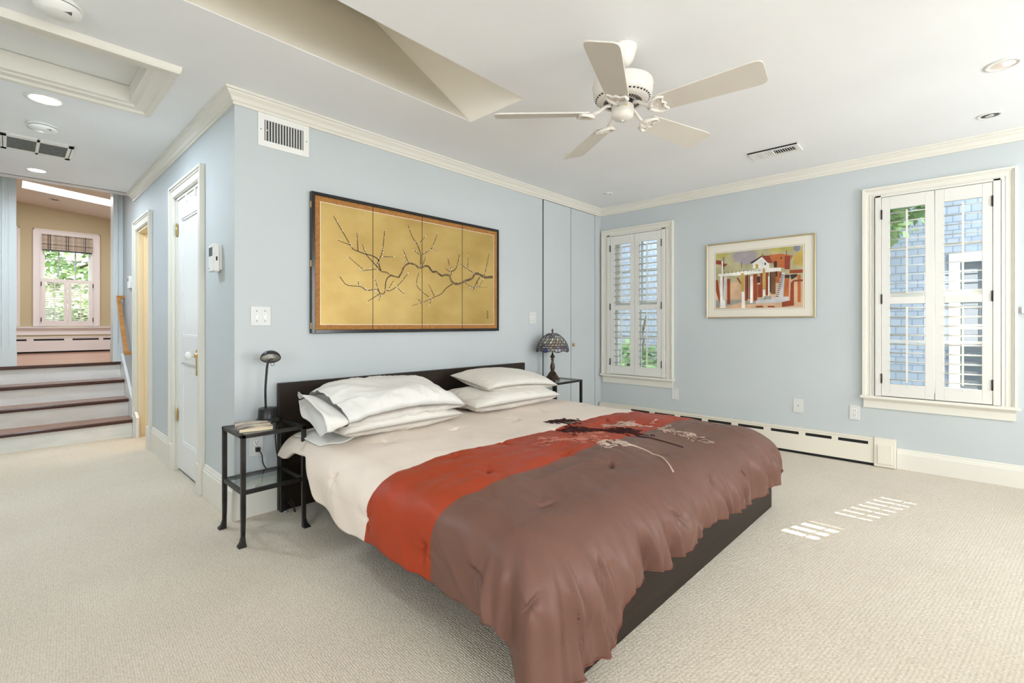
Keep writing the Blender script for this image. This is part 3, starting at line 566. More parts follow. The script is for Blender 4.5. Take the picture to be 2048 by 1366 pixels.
# unseen windows added behind the camera to frame the fill lamps
def fill_window(nm, axis, face, lo, hi, z0, z1, inward):
    t = thing(nm, 'unseen plain window added around a fill lamp', 'window', (0, 0, 0), kind='structure')
    m = MB(); w = .08
    def B(a, b, c, d, t0, t1):
        if axis == 'y': m.box(a, b, face+inward*t0, face+inward*t1, c, d)
        else: m.box(face+inward*t0, face+inward*t1, a, b, c, d)
    B(lo-w, lo, z0-w, z1+w, 0, .02); B(hi, hi+w, z0-w, z1+w, 0, .02); B(lo, hi, z1, z1+w, 0, .02); B(lo, hi, z0-w, z0, 0, .04)
    B(lo, hi, (z0+z1)/2-.02, (z0+z1)/2+.02, -.1, -.06); B((lo+hi)/2-.012, (lo+hi)/2+.012, z0, z1, -.1, -.07)
    m.build('casing', TRIM, t)
fill_window('fill_window_3', 'y', -2.24, *FW[0], 1); fill_window('fill_window_4', 'y', -2.24, *FW[1], 1); fill_window('fill_window_5', 'x', -2.24, -1.15, .35, .75, 2.15, 1)

# ------------------------------------------------------------ stairs and upper room
st = thing('staircase', 'four white-riser steps with dark red-brown treads up to the next room', 'stairs', (0, 6.0, 0))
NY = [6.04, 6.31, 6.57, 6.83]; NZ = [.17, .35, .53, UZ]
for i in range(4):
    y = NY[i]; z = NZ[i]; zb = 0 if i == 0 else NZ[i-1]
    m = MB(); m.box(-.998, XC-.028, y+.022, y+.045, zb, z-.03); m.build('riser', STAIRW, st)
    y2 = NY[i+1]+.045 if i < 3 else 6.858
    m = MB(); m.box(-.998, XC-.026, y+.012, y2, z-.03, z, 0); m.box(-.998, XC-.026, y-.012, y+.013, z-.032, z+.0005, 1, bev=.008); m.build('tread', [TREAD, NOSE], st)
m = MB()
m.poly([(XC-.026, 5.90, 0), (XC-.026, 5.90, .20), (XC-.026, 6.03, .27), (XC-.026, 6.84, UZ+.10), (XC-.026, 6.84, 0)], (.0255, 0, 0)); m.build('skirt_board', WHITE, st, bevel=.003)

mb = MB(); mb.box(-1.0, XC, 6.86, 6.93, UZ-.1, UZ); mb.box(-2.2, 3.4, 6.93, 10.0, UZ-.1, UZ); struct('floor_upper', mb, UFLOOR, 'reddish oak floor of the raised room')
OX0, OX1 = .056, .80
mb = MB(); mb.box(-1.0, OX0-.02, 6.862, 7.0, UZ, 3.2); mb.box(OX1+.02, XC+.0, 6.862, 7.0, UZ, 3.2)
struct('wall_partition', mb, PAINT, 'pale wall flanking the opening at the top of the steps')
mb = MB()
mb.box(-.06, OX0, 6.835, 7.03, UZ, 3.2); mb.box(-.045, -.02, 6.825, 6.84, UZ, 3.2); mb.box(.0, .012, 6.828, 6.84, UZ+.2, 3.2); mb.box(-.07, OX0+.004, 6.826, 7.04, UZ, UZ+.20)
mb.box(OX1, XC-.002, 6.835, 7.03, UZ, 3.2); mb.box(OX1+.03, OX1+.042, 6.825, 6.84, UZ, 3.2); mb.box(OX1-.004, XC-.002, 6.826, 7.04, UZ, UZ+.20)
struct('trim_4', mb, wallpaint('pale_grey_casing_paint', (.66, .70, .70), .4, .01), 'casing of the wide opening at the top of the steps', bevel=.002)
# far wall with three windows
YF = 9.72
FWN = [(-.53, .02, 1.12, 2.43), (.335, .885, 1.12, 2.43), (1.20, 1.75, 1.12, 2.43)]
mb = MB(); wall_slab(mb, 'y', YF, YF+.15, -2.2, 3.4, UZ, 3.4, FWN)
struct('wall_upper_back', mb, BEIGEW, 'khaki beige far wall of the raised room')
mb = MB(); mb.box(-2.3, -2.2, 6.93, 9.8, UZ, 3.5); mb.box(3.4, 3.5, 6.93, 9.8, UZ, 3.5); mb.box(-2.3, -1.0, 6.9, 7.0, UZ, 3.5); mb.box(XC+.002, 3.5, 6.93, 7.05, UZ, 3.5)
struct('wall_upper_sides', mb, BEIGEW)
def uz(x): return 2.88 - .093*(x-.08)
mb = MB()
SK = (.12, 1.6, 8.24, 8.67)
for x0, x1, y0, y1 in ((-2.3, SK[0], 6.9, YF+.1), (SK[1], 3.5, 6.9, YF+.1), (SK[0], SK[1], 6.9, SK[2]), (SK[0], SK[1], SK[3], YF+.1)):
    mb.add([(x0, y0, uz(x0)), (x1, y0, uz(x1)), (x1, y1, uz(x1)), (x0, y1, uz(x0)), (x0, y0, uz(x0)+.2), (x1, y0, uz(x1)+.2), (x1, y1, uz(x1)+.2), (x0, y1, uz(x0)+.2)],
           [(0, 1, 2, 3), (7, 6, 5, 4), (0, 4, 5, 1), (1, 5, 6, 2), (2, 6, 7, 3), (3, 7, 4, 0)])
struct('ceiling_upper', mb, PINKW, 'gently sloping white ceiling of the raised room with skylight')
mb = MB(); mb.box(-1.1, XC+.1, YH-.02, YH+.12, ZC, 3.25); struct('wall_header', mb, PINKW)
mb = MB(); mb.box(-1.1, XC+.1, YH+.1, 6.95, 3.02, 3.1); struct('ceiling_stairs', mb, PINKW)

def far_window(nm, op, lb):
    x0, x1, z0, z1 = op; t = thing(nm, lb, 'window', ((x0+x1)/2, YF, UZ), kind='structure'); w = .092
    m = MB()
    m.box(x0-w, x0, YF-.022, YF, 1.10, z1+w); m.box(x1, x1+w, YF-.022, YF, 1.10, z1+w); m.box(x0, x1, YF-.022, YF, z1, z1+w)
    for a, b in ((x0-w, x0-w+.016), (x1+w-.016, x1+w)): m.box(a, b, YF-.034, YF-.02, 1.10, z1+w)
    m.box(x0-w, x1+w, YF-.034, YF-.02, z1+w-.016, z1+w); m.box(x0-.02, x0-.008, YF-.03, YF-.02, 1.1, z1+.02); m.box(x1+.008, x1+.02, YF-.03, YF-.02, 1.1, z1+.02)
    m.box(x0, x0+.01, YF, YF+.15, z0-.02, z1); m.box(x1-.01, x1, YF, YF+.15, z0-.02, z1); m.box(x0, x1, YF, YF+.15, z1-.01, z1)
    m.build('casing', PINKW, t, bevel=.0015)
    m = MB(); fw = .035
    for a, b in ((z0, 1.80), (1.76, z1)):
        m.box(x0, x0+fw, YF+.07, YF+.10, a, b); m.box(x1-fw, x1, YF+.07, YF+.10, a, b); m.box(x0, x1, YF+.07, YF+.10, a, a+fw); m.box(x0, x1, YF+.07, YF+.10, b-fw, b)
    sh = m.build('sash', WHITE, t)
    m = MB()
    for c in (1, 2): xx = x0+(x1-x0)*c/3; m.box(xx-.008, xx+.008, YF+.075, YF+.095, 1.8, z1)
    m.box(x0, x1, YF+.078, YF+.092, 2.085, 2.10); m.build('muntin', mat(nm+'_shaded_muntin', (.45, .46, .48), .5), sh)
    m = MB(); m.box(x0+.02, x1-.02, YF+.082, YF+.086, z0, z1-.02); m.build('pane', PANE, sh)
far_window('window_6', FWN[1], 'far window of the raised room with plaid shade'); far_window('window_7', FWN[0], 'left window of the raised room partly behind the opening'); far_window('window_8', FWN[2], 'right window of the raised room, casing edge only')

PLAID = mat('plaid_shade_fabric', (.5, .45, .4), .9)
def plaid(m):
    n, l, b = nodes(m); v = texcoord(m)
    sep = n.new('ShaderNodeSeparateXYZ'); l.new(v, sep.inputs[0])
    def stripe(src, freq, w, off=0.0):
        a = n.new('ShaderNodeMath'); a.operation = 'MULTIPLY_ADD'; a.inputs[1].default_value = freq; a.inputs[2].default_value = off; l.new(src, a.inputs[0])
        f = n.new('ShaderNodeMath'); f.operation = 'FRACT'; l.new(a.outputs[0], f.inputs[0])
        c = n.new('ShaderNodeMath'); c.operation = 'LESS_THAN'; c.inputs[1].default_value = w; l.new(f.outputs[0], c.inputs[0]); return c.outputs[0]
    base = (.50, .44, .36)
    cur = None
    layers = [(stripe(sep.outputs['X'], 14, .45), (.36, .30, .24), .6), (stripe(sep.outputs['Z'], 12, .45), (.38, .33, .27), .5), (stripe(sep.outputs['X'], 5.2, .05), (.03, .025, .03), .9), (stripe(sep.outputs['X'], 5.2, .05, .12), (.03, .025, .03), .9), (stripe(sep.outputs['Z'], 8, .07), (.06, .05, .05), .8), (stripe(sep.outputs['X'], 9, .05, .5), (.75, .70, .64), .7)]
    for fac, c, k in layers:
        mx = n.new('ShaderNodeMixRGB'); mu = n.new('ShaderNodeMath'); mu.operation = 'MULTIPLY'; mu.inputs[1].default_value = k
        l.new(fac, mu.inputs[0]); l.new(mu.outputs[0], mx.inputs['Fac'])
        if cur is None: mx.inputs['Color1'].default_value = (*base, 1)
        else: l.new(cur, mx.inputs['Color1'])
        mx.inputs['Color2'].default_value = (*c, 1); cur = mx.outputs['Color']
    l.new(cur, b.inputs['Base Color'])
plaid(PLAID)
def roman_shade(op, lb):
    x0, x1, z0, z1 = op
    t = thing('roman_shade', lb, 'window shade', ((x0+x1)/2, YF, z1), group='plaid shades of the raised room')
    m = MB(); x0 -= .004; x1 += .004
    prof = [(-.028, z1+.02), (-.052, z1+.02), (-.050, z1-.10), (-.062, z1-.12), (-.050, z1-.14), (-.060, z1-.165), (-.050, z1-.185), (-.054, z1-.20), (-.034, z1-.20)]
    m.sweep([(a, b) for a, b in prof], [((x0, YF, 0), (0, 1, 0), (0, 0, 1)), ((x1, YF, 0), (0, 1, 0), (0, 0, 1))]); m.build('shade_fabric', PLAID, t)
    m = MB(); m.box(x0+.01, x1-.01, YF-.05, YF-.028, z1-.222, z1-.200); m.build('bottom_rail', BPLAST, t)
roman_shade(FWN[1], 'brown plaid roman shade rolled at top of centre far window')
roman_shade(FWN[0], 'brown plaid roman shade on left far window, mostly hidden')
def cafe(op, lb):
    x0, x1, z0, z1 = op; t = thing('cafe_shutter', lb, 'shutters', ((x0+x1)/2, YF, 1.1), group='half-height shutters of the raised room')
    xm = (x0+x1)/2
    for a, b in ((x0-.004, xm-.002), (xm+.002, x1+.004)):
        m = MB(); s_ = .04
        for q in ((a, a+s_), (b-s_, b)): m.box(q[0], q[1], YF-.05, YF-.026, 1.105, 1.80)
        m.box(a+s_, b-s_, YF-.05, YF-.026, 1.105, 1.185); m.box(a+s_, b-s_, YF-.05, YF-.026, 1.745, 1.80)
        p = m.build('shutter_panel', PINKW, t)
        m = MB()
        for k in range(17):
            z = 1.185 + (k+.5)*.56/17; M = Matrix.Translation(((a+b)/2, YF-.038, z)) @ Matrix.Rotation(-.12, 4, 'X')
            m.box(-(b-a)/2+s_, (b-a)/2-s_, -.016, .016, -.0035, .0035, M=M)
        m.build('louvers', PINKW, p)
        m = MB(); m.box((a+b)/2-.005, (a+b)/2+.005, YF-.064, YF-.054, 1.15, 1.77); m.build('tilt_rod', PINKW, p)
    for z in (1.2, 1.72):
        for xq in (x0-.012, x1+.002):
            m = MB(); m.box(xq, xq+.010, YF-.056, YF-.036, z-.03, z+.03); m.build('hinge', HINGE, t)
cafe(FWN[1], 'half-height white louvered shutters in the centre far window')
cafe(FWN[0], 'half-height white louvered shutters in the left far window')
# ledge
mb = MB(); mb.sweep([(0, 0), (.02, 0), (.02, .06), (.035, .075), (.035, .083), (.05, .088), (.05, .10), (.06, .10), (.06, .118), (0, .118)], [((-2.2, YF, .975), (0, -1, 0), (0, 0, 1)), ((3.4, YF, .975), (0, -1, 0), (0, 0, 1))])
struct('trim_5', mb, PINKW, 'white moulded ledge below the far windows')

def heater(nm, lb, axis_x, face, out, a0, a1, z0, z1, slots, M_, endcap=None, dep=.06):
    """baseboard heater along y (axis_x) or x; slots list of (lo,hi)"""
    t = thing(nm, lb, 'heater', (face, (a0+a1)/2, z0) if axis_x else ((a0+a1)/2, face, z0))
    def B(m, d0, d1, a, b, p, q, mi=0, bev=0):
        if axis_x: m.box(face+out*d0, face+out*d1, a, b, p, q, mi, bev)
        else: m.box(a, b, face+out*d0, face+out*d1, p, q, mi, bev)
    H = z1-z0; m = MB(); g = z0+.012
    sz0, sz1 = z1-.055, z1-.030
    B(m, dep-.004, dep, a0, a1, g+.018, sz0)
    B(m, dep-.004, dep, a0, a1, sz1, z1-.012)
    for a, b in sub_intervals(a0, a1, slots): B(m, dep-.004, dep, a, b, sz0, sz1)
    B(m, 0, dep+.006, a0, a1, z1-.012, z1, 0, .003); B(m, dep-.006, dep+.004, a0, a1, g+.012, g+.024)
    m.build('heater_cover', M_, t)
    m = MB(); B(m, .001, dep-.006, a0+.002, a1-.002, z0+.001, z1-.013); m.build('heater_core', DARK, t)
    if endcap:
        a, b = endcap
        m = MB(); B(m, 0, dep+.012, a, b, z0+.004, z1+.006, 0, .004); B(m, dep+.012, dep+.020, a+.022, b-.022, z0+.03, z1-.04, 0, .003); m.build('end_cap', M_, t)
    return t
sl = []
y = .475
for L, g in ((.20, .045), (.19, .05), (.22, .06), (.22, .06), (.22, .06), (.22, .06), (.22, .06), (.22, .06)):
    sl.append((y, y+L)); y += L+g
heater('baseboard_heater', 'long cream baseboard heater under the bedroom windows', True, XB, -1, .44, 2.99, .0, .222, sl, HEAT, (.302, .438))
sl2 = [(-.7, -.45), (-.38, -.10), (-.02, .18), (.25, .57), (.66, .96), (1.01, 1.17)]
heater('baseboard_heater', 'white baseboard heater along the raised room far wall', False, YF, -1, -1.2, 1.22, UZ+.0, .945, sl2, PINKW, (1.222, 1.42))

hr = thing('handrail', 'honey oak handrail returned to the wall beside the steps', 'handrail', (XC, 6.4, .8))
m = MB(); A = (.835, 6.26, .835); Bq = (.835, 6.76, 1.42)
m.bar(A, Bq, .036, .045); m.bar((.835-.018, 6.26, .83), (XC, 6.26, .83), .036, .036); m.bar((.835-.018, 6.76, 1.43), (XC, 6.76, 1.43), .036, .036); m.build('rail', RAIL, hr, bevel=.005)
# ------------------------------------------------------------ attic hatch and ceiling fittings
ht = thing('attic_hatch', 'recessed attic hatch panel with white moulded frame in hall ceiling', 'hatch', ((HX0+HX1)/2, (HY0+HY1)/2, ZC))
m = MB(); HP = [(-.006, .081), (-.006, -.012), (.022, -.014), (.030, -.022), (.075, -.022), (.085, -.034), (.112, -.036), (.118, -.026), (.122, 0), (.122, .002), (-.002, .002), (-.002, .081)]
cs = [(HX0, HY0, -1, -1), (HX1, HY0, 1, -1), (HX1, HY1, 1, 1), (HX0, HY1, -1, 1)]
m.sweep(HP, [((x, y, ZC), (a, b, 0), (0, 0, 1)) for x, y, a, b in cs], closed=True); m.build('hatch_frame', TRIM, ht)
m = MB(); m.box(HX0+.003, HX1-.003, HY0+.003, HY1-.012, ZC+.082, ZC+.10); m.build('hatch_panel', WHITE, ht)
m = MB(); m.box(HX0-.01, HX1+.01, HY0-.01, HY1+.01, ZC+.102, ZC+.13); m.build('hatch_backing', DARK, ht)

def detector(x, y, r, lb, thick=.04):
    t = thing('smoke_detector', lb, 'smoke detector', (x, y, ZC))
    m = MB(); m.lathe([(0, ZC), (r, ZC), (r, ZC-.010), (r*.97, ZC-.014)], (x, y, 0), 40); m.build('mounting_base', PLATEW, t)
    m = MB(); m.lathe([(r*.93, ZC-.014), (r*.93, ZC-.017), (r*.97, ZC-.019), (r*.94, ZC-.030), (r*.70, ZC-thick), (r*.62, ZC-thick-.004), (0, ZC-thick-.005)], (x, y, 0), 40); m.build('cover', PLATEW, t)
    m = MB(); m.lathe([(r*.935, ZC-.0135), (r*.935, ZC-.0175)], (x, y, 0), 40, smooth=True); m.box(x+r*.15, x+r*.5, y-r*.62, y-r*.4, ZC-thick-.003, ZC-thick+.006); m.build('vent_slot', GREYIN, t)
detector(.142, 2.735, .080, 'domed white smoke detector on the ceiling in front of the attic hatch', .045)
detector(.160, 4.483, .078, 'flat white smoke detector between the two hall ceiling lights', .032)

def led(x, y, r, lb, e):
    t = thing('recessed_light', lb, 'ceiling light', (x, y, ZC), group='round LED lights in the hall ceiling')
    m = MB(); m.lathe([(r*.72, ZC-.001), (r*.76, ZC-.006), (r*.98, ZC-.004), (r, ZC)], (x, y, 0), 40); m.build('trim_ring', PLATEW, t)
    m = MB(); m.lathe([(0, ZC-.003), (r*.74, ZC-.003), (r*.74, ZC-.001)], (x, y, 0), 40); m.build('diffuser', LED, t)
    lamp('hall_led', 'AREA', (x, y, ZC-.012), e, (.76, .88, 1.0), r*1.4, None, (0, 0, -1), 'DISK')
led(.151, 3.955, .094, 'round lit LED ceiling light beside the attic hatch', 15)
led(.170, 5.826, .076, 'round lit LED ceiling light near the stairs', 15)

rg = thing('return_grille', 'white return air grille with two grey filter panels in hall ceiling', 'vent', (.15, 5.04, ZC))
x0, x1, y0, y1 = -.040, .342, 4.828, 5.245
m = MB()
for a, b, c, d in ((x0, x0+.032, y0, y1), (x1-.032, x1, y0, y1), (x0, x1, y0, y0+.06), (x0, x1, y1-.05, y1), ((x0+x1)/2-.009, (x0+x1)/2+.009, y0, y1)): m.box(a, b, c, d, ZC-.012, ZC-.0005)
m.box(x0-.008, x1+.008, y0-.008, y1+.008, ZC-.006, ZC-.0003); m.build('grille_frame', PLATEW, rg, bevel=.0015)
m = MB()
for a, b in ((x0+.034, (x0+x1)/2-.010), ((x0+x1)/2+.010, x1-.034)): m.box(a, b, y0+.062, y1-.052, ZC-.0095, ZC-.0065)
m.build('filter_panel', FILTER, rg)
for xq in (x0+.010, x1-.014):
    m = MB(); m.box(xq, xq+.004, y0+.04, y1-.04, ZC-.0127, ZC-.0118); m.build('latch_slot', DARK, rg)

# wall register above headboard wall
wv = thing('wall_vent', 'white louvered air register high on the headboard wall', 'vent', (1.165, YA, 2.3))
x0, x1, z0, z1 = 1.014, 1.318, 2.200, 2.397
m = MB(); b_ = .036
for a, b, c, d in ((x0, x0+b_, z0, z1), (x1-b_, x1, z0, z1), (x0+b_, x1-b_, z0, z0+b_), (x0+b_, x1-b_, z1-b_, z1)): m.box(a, b, YA-.007, YA-.0005, c, d)
m.build('register_frame', PLATEW, wv, bevel=.001)
m = MB()
n = 14
for k in range(n):
    x = x0+b_+(x1-x0-2*b_)*(k+.5)/n
    M = Matrix.Translation((x, YA-.004, (z0+z1)/2)) @ Matrix.Rotation(.5, 4, 'Z'); m.box(-.0012, .0012, -.004, .004, -(z1-z0)/2+b_, (z1-z0)/2-b_, M=M)
m.build('vertical_vane', PLATEW, wv)
m = MB()
for k in range(9): z = z0+b_+(z1-z0-2*b_)*(k+.5)/9; m.box(x0+b_, x1-b_, YA-.0025, YA-.0012, z-.003, z+.003)
m.build('rear_vane', GREYIN, wv)
m = MB(); m.box(x0+b_-.002, x1-b_+.002, YA-.0010, YA-.0004, z0+b_-.002, z1-b_+.002); m.build('duct_opening', DARK, wv)
m = MB(); m.lathe([(0, 0), (.005, 0), (.004, .004), (0, .005)], (x0+b_+.013, YA-.008, (z0+z1)/2), 10, M=Matrix.Rotation(pi/2, 4, 'X'))
m.build('lever', PORC, wv)
for x in (x0+.016, x1-.016):
    m = MB(); m.lathe([(0, 0), (.0035, 0), (.003, .002), (0, .002)], (x, YA-.007, (z0+z1)/2), 10, M=Matrix.Rotation(pi/2, 4, 'X')); m.build('screw', GREYIN, wv)

cv = thing('ceiling_vent', 'slim white slotted air register in the ceiling near windows', 'vent', (4.07, .99, ZC))
x0, x1, y0, y1 = 3.975, 4.165, .822, 1.165
m = MB()
for a, b, c, d in ((x0, x0+.045, y0, y1), (x1-.045, x1, y0, y1), (x0+.045, x1-.045, y0, y0+.028), (x0+.045, x1-.045, y1-.028, y1)): m.box(a, b, c, d, ZC-.009, ZC-.0005)
m.build('register_frame', PLATEW, cv, bevel=.001)
m = MB()
n = 18
for k in range(n):
    y = y0+.028+(y1-y0-.056)*(k+.5)/n
    M = Matrix.Translation(((x0+x1)/2, y, ZC-.006)) @ Matrix.Rotation(-.7 if k > 8 else .7, 4, 'X'); m.box(-.05, .05, -.0055, .0055, -.0008, .0008, M=M)
m.build('vane', PLATEW, cv)
m = MB(); m.box(x0+.044, x1-.044, y0+.027, y1-.027, ZC-.0012, ZC-.0004); m.box(x0-.001, x0+.002, y0, y1, ZC-.010, ZC-.0004); m.build('duct_opening', DARK, cv)

def downlight(x, y, r, lb, mode):
    t = thing('recessed_light', lb, 'ceiling light', (x, y, ZC), group='small recessed lights in the bedroom ceiling')
    m = MB(); m.lathe([(r*.68, ZC-.002), (r*.72, ZC-.007), (r*.95, ZC-.005), (r, ZC-.0005)], (x, y, 0), 36); m.build('trim_ring', PLATEW, t)
    m = MB(); m.lathe([(r*.68, ZC-.003), (r*.6, ZC-.0015), (0, ZC-.0012)], (x, y, 0), 36)
    m.build('reflector', {'bulb': WARMB, 'baffle': GREYIN, 'chrome': CHROME}[mode], t)
    if mode != 'bulb':
        m = MB(); m.lathe([(r*.30, ZC-.0022), (r*.36, ZC-.006), (r*.22, ZC-.009), (0, ZC-.009)], (x, y, 0), 20); m.build('lamp_face', CHROME if mode == 'baffle' else PORC, t)
downlight(3.508, -.205, .074, 'recessed ceiling light with frosted face, largest in the bedroom ceiling', 'bulb')
downlight(4.302, -.192, .064, 'dark recessed ceiling light above the wide shuttered window', 'baffle')
downlight(4.204, 2.571, .050, 'tiny recessed ceiling light near the far room corner', 'chrome')
for x, y, lb in ((.41, 7.55, 'tiny ceiling spot in the raised room in front of skylight'), (.44, 9.0, 'tiny ceiling spot in the raised room beyond skylight')):
    z = uz(x); t = thing('recessed_spot', lb, 'ceiling light', (x, y, z), group='ceiling spots of the raised room')
    m = MB(); m.lathe([(.036, z-.001), (.05, z-.008), (.062, z-.006), (.066, z+.004)], (x, y, 0), 24); m.build('trim_ring', CHROME, t)
    m = MB(); m.lathe([(0, z-.004), (.038, z-.004)], (x, y, 0), 24); m.build('lamp_face', PORC, t)

# ------------------------------------------------------------ ceiling fan
FX, FY = 2.035, 1.161
fan = thing('ceiling_fan', 'ivory five-blade ceiling fan hanging from a short downrod', 'ceiling fan', (FX, FY, ZC))
m = MB(); m.lathe([(0, ZC-.0005), (.068, ZC-.0005), (.070, ZC-.010), (.066, ZC-.016), (.064, ZC-.026), (.052, ZC-.062), (.036, ZC-.084), (.026, ZC-.092), (0, ZC-.092)], (FX, FY, 0), 40); m.build('canopy', FANW, fan)
m = MB(); m.lathe([(.012, ZC-.085), (.012, ZC-.150), (.022, ZC-.152), (.026, ZC-.170)], (FX, FY, 0), 20); m.build('downrod', FANW, fan)
m = MB(); m.lathe([(0, ZC-.158), (.045, ZC-.160), (.120, ZC-.168), (.142, ZC-.176), (.146, ZC-.190), (.140, ZC-.200), (.143, ZC-.212), (.138, ZC-.240), (.118, ZC-.262), (.100, ZC-.268), (0, ZC-.268)], (FX, FY, 0), 56); mh = m.build('motor_housing', FANW, fan)
m = MB()
for k in range(40):
    a = 2*pi*k/40; d = Vector((cos(a), sin(a), 0)); tn = Vector((-sin(a), cos(a), 0))
    p0 = Vector((FX, FY, ZC-.2705)) + d*.070; p1 = Vector((FX, FY, ZC-.2665)) + d*.103; p2 = Vector((FX, FY, ZC-.2525)) + d*.1305
    for p, q in ((p0, p1), (p1, p2)):
        m.add([p-tn*.0035, p+tn*.0035, q+tn*.0055, q-tn*.0055], [(0, 1, 2, 3)])
m.build('cooling_slots', DARK, mh)
m = MB(); m.lathe([(0, ZC-.268), (.056, ZC-.268), (.056, ZC-.286), (0, ZC-.286)], (FX, FY, 0), 30); m.build('flywheel', DARK, fan)
m = MB(); m.lathe([(.0, ZC-.284), (.052, ZC-.284), (.054, ZC-.290), (.054, ZC-.322), (.050, ZC-.338), (.036, ZC-.350), (.012, ZC-.355), (0, ZC-.3555)], (FX, FY, 0), 36); sw = m.build('switch_housing', FANW, fan)
va = math.atan2(-FY, -FX)
m = MB()
for k in range(7):
    a = va - .42 + k*.14; 
    if k == 6: break
    b = a+.14; m.add([(FX+.0548*cos(a), FY+.0548*sin(a), ZC-.306), (FX+.0548*cos(b), FY+.0548*sin(b), ZC-.306), (FX+.0548*cos(b), FY+.0548*sin(b), ZC-.292), (FX+.0548*cos(a), FY+.0548*sin(a), ZC-.292)], [(0, 1, 2, 3)])
m.build('maker_badge', BRASS, sw)
m = MB(); m.lathe([(.0, ZC-.3545), (.006, ZC-.3545), (.005, ZC-.359), (0, ZC-.360)], (FX, FY, 0), 12); m.build('end_screw', PORC, sw)
m = MB(); m.tube([(FX+.047, FY+.02, ZC-.335), (FX+.062, FY+.026, ZC-.342)], .003, 8); m.build('pull_switch', PORC, sw)

def blade_mesh(ang, pitch=radians(-15)):
    M = Matrix.Translation((FX, FY, ZC-.322)) @ Matrix.Rotation(ang, 4, 'Z')
    # blade: from r=.185 to .66; outline in (r, t)
    R0, R1 = .165, .622
    out = []
    def hw(r): return .052 + (.070-.052)*min(1, (r-R0)/(.40))
    N = 14
    top = []; 
    for i in range(N+1):
        r = R0 + (R1-.05-R0)*i/N; top.append((r, hw(r)))
    tip = []
    for i in range(1, 8):
        a = pi/2*i/7; tip.append((R1-.05+.05*sin(a)**.9, .070*(1-.42*(1-cos(a))**1.6)))
    up = top + tip; pts = [(R0-.010, -.030), (R0-.010, .030)] + up
    pts = up + [(r, -w) for r, w in reversed(up)]
    Mb = M @ Matrix.Rotation(pitch, 4, 'X')
    m = MB(); m.poly([Mb @ Vector((r, w, -.003)) for r, w in pts], Mb.to_3x3() @ Vector((0, 0, .006)))
    bl = m.build('blade', FANB, fan)
    # blade iron: arm and shaped bracket below the blade
    m = MB()
    m.tube([M @ Vector(p) for p in ((.045, 0, .042), (.080, 0, .036), (.115, 0, .010), (.155, 0, -.008))], [.010, .008, .009, .011], 10)
    for sgn in (-1, 1):
        m.tube([Mb @ Vector(p) for p in ((.135, 0, -.013), (.150, sgn*.022, -.014), (.166, sgn*.040, -.012), (.190, sgn*.050, -.010), (.214, sgn*.040, -.009), (.206, sgn*.030, -.009), (.200, sgn*.014, -.010), (.214, 0, -.010))], [.010, .009, .008, .008, .006, .006, .006, .006], 8)
    pl = [(.140, -.018), (.165, -.038), (.188, -.046), (.208, -.038), (.200, -.015), (.212, 0), (.200, .015), (.208, .038), (.188, .046), (.165, .038), (.140, .018)]
    m.poly([Mb @ Vector((a, b, -.0075)) for a, b in pl], Mb.to_3x3() @ Vector((0, 0, .004)))
    for p in ((.185, -.028), (.185, .028), (.172, 0)): m.lathe([(0, -.011), (.005, -.011), (.005, -.006)], (0, 0, 0), 8, M=Mb @ Matrix.Translation((p[0], p[1], 0)))
    m.build('blade_iron', FANW, bl)
for k in range(5): blade_mesh(radians(-13.5 + 72*k))

# ------------------------------------------------------------ devices on the walls
def plate(nm, lb, cat, axis, face, c, z, w, h, group=None, t_=.006, m_=None):
    """plate on wall; axis 'y' = headboard wall (faces -Y), 'x' = right wall (faces -X), 'h' = hall wall (faces -X)"""
    t = thing(nm, lb, cat, (c, face, z) if axis == 'y' else (face, c, z), group=group)
    def B(m, a, b, p, q, d0, d1, mi=0, bev=0):
        if axis == 'y': m.box(c+a, c+b, face-d0, face-d1, z+p, z+q, mi, bev)
        else: m.box(face-d0, face-d1, c-b, c-a, z+p, z+q, mi, bev)
    m = MB(); B(m, -w/2, w/2, -h/2, h/2, .0003, t_, 0, .0025); m.build('cover_plate', m_ or PLATE, t)
    return t, B
def toggles(t, B, xs, up):
    for x in xs:
        m = MB(); B(m, x-.005, x+.005, -.012, .012, .006, .008); B(m, x-.004, x+.004, (.002 if up else -.011), (.011 if up else -.002), .006, .017, 0, .0015); m.build('toggle', PORC, t)
    for x in xs:
        for z in (-.03, .03):
            m = MB(); B(m, x-.0028, x+.0028, z-.0028, z+.0028, .0058, .0068); m.build('screw', GREYIN, t)
def outlet(t, B, blank=()):
    for s in (-1, 1):
        m = MB(); B(m, -.0165, .0165, s*.0195-.0135, s*.0195+.0135, .0055, .0085, 0, .004); r = m.build('socket', PORC, t)
        m = MB(); zc = s*.0195
        B(m, -.0085, -.0055, zc-.002, zc+.008, .0083, .0089); B(m, .0055, .0085, zc-.002, zc+.008, .0083, .0089); B(m, -.0025, .0025, zc-.010, zc-.005, .0083, .0089)
        m.build('slot', DARK, r)
t, B = plate('light_switch', 'double toggle switch plate above the reading lamp, beside the gold folding screen', 'light switch', 'y', YA, 1.030, 1.179, .114, .116); toggles(t, B, (-.023, .023), True)
t, B = plate('light_switch', 'double toggle switch plate beside the flush closet doors, above the stained glass lamp', 'light switch', 'y', YA, 3.532, 1.192, .105, .116); toggles(t, B, (-.022, .022), False)
t, B = plate('wall_outlet', 'power outlet with a black plug in it, behind the nightstand holding the book', 'outlet', 'y', YA, 1.006, .408, .078, .125); outlet(t, B)
t, B = plate('wall_outlet', 'power outlet below the narrow window sill corner', 'outlet', 'x', XB, 2.098, .402, .075, .12, m_=PLATE); outlet(t, B)
t, B = plate('wall_outlet', 'power outlet between the phone jack and the wide window sill', 'outlet', 'x', XB, .570, .402, .072, .12); outlet(t, B)
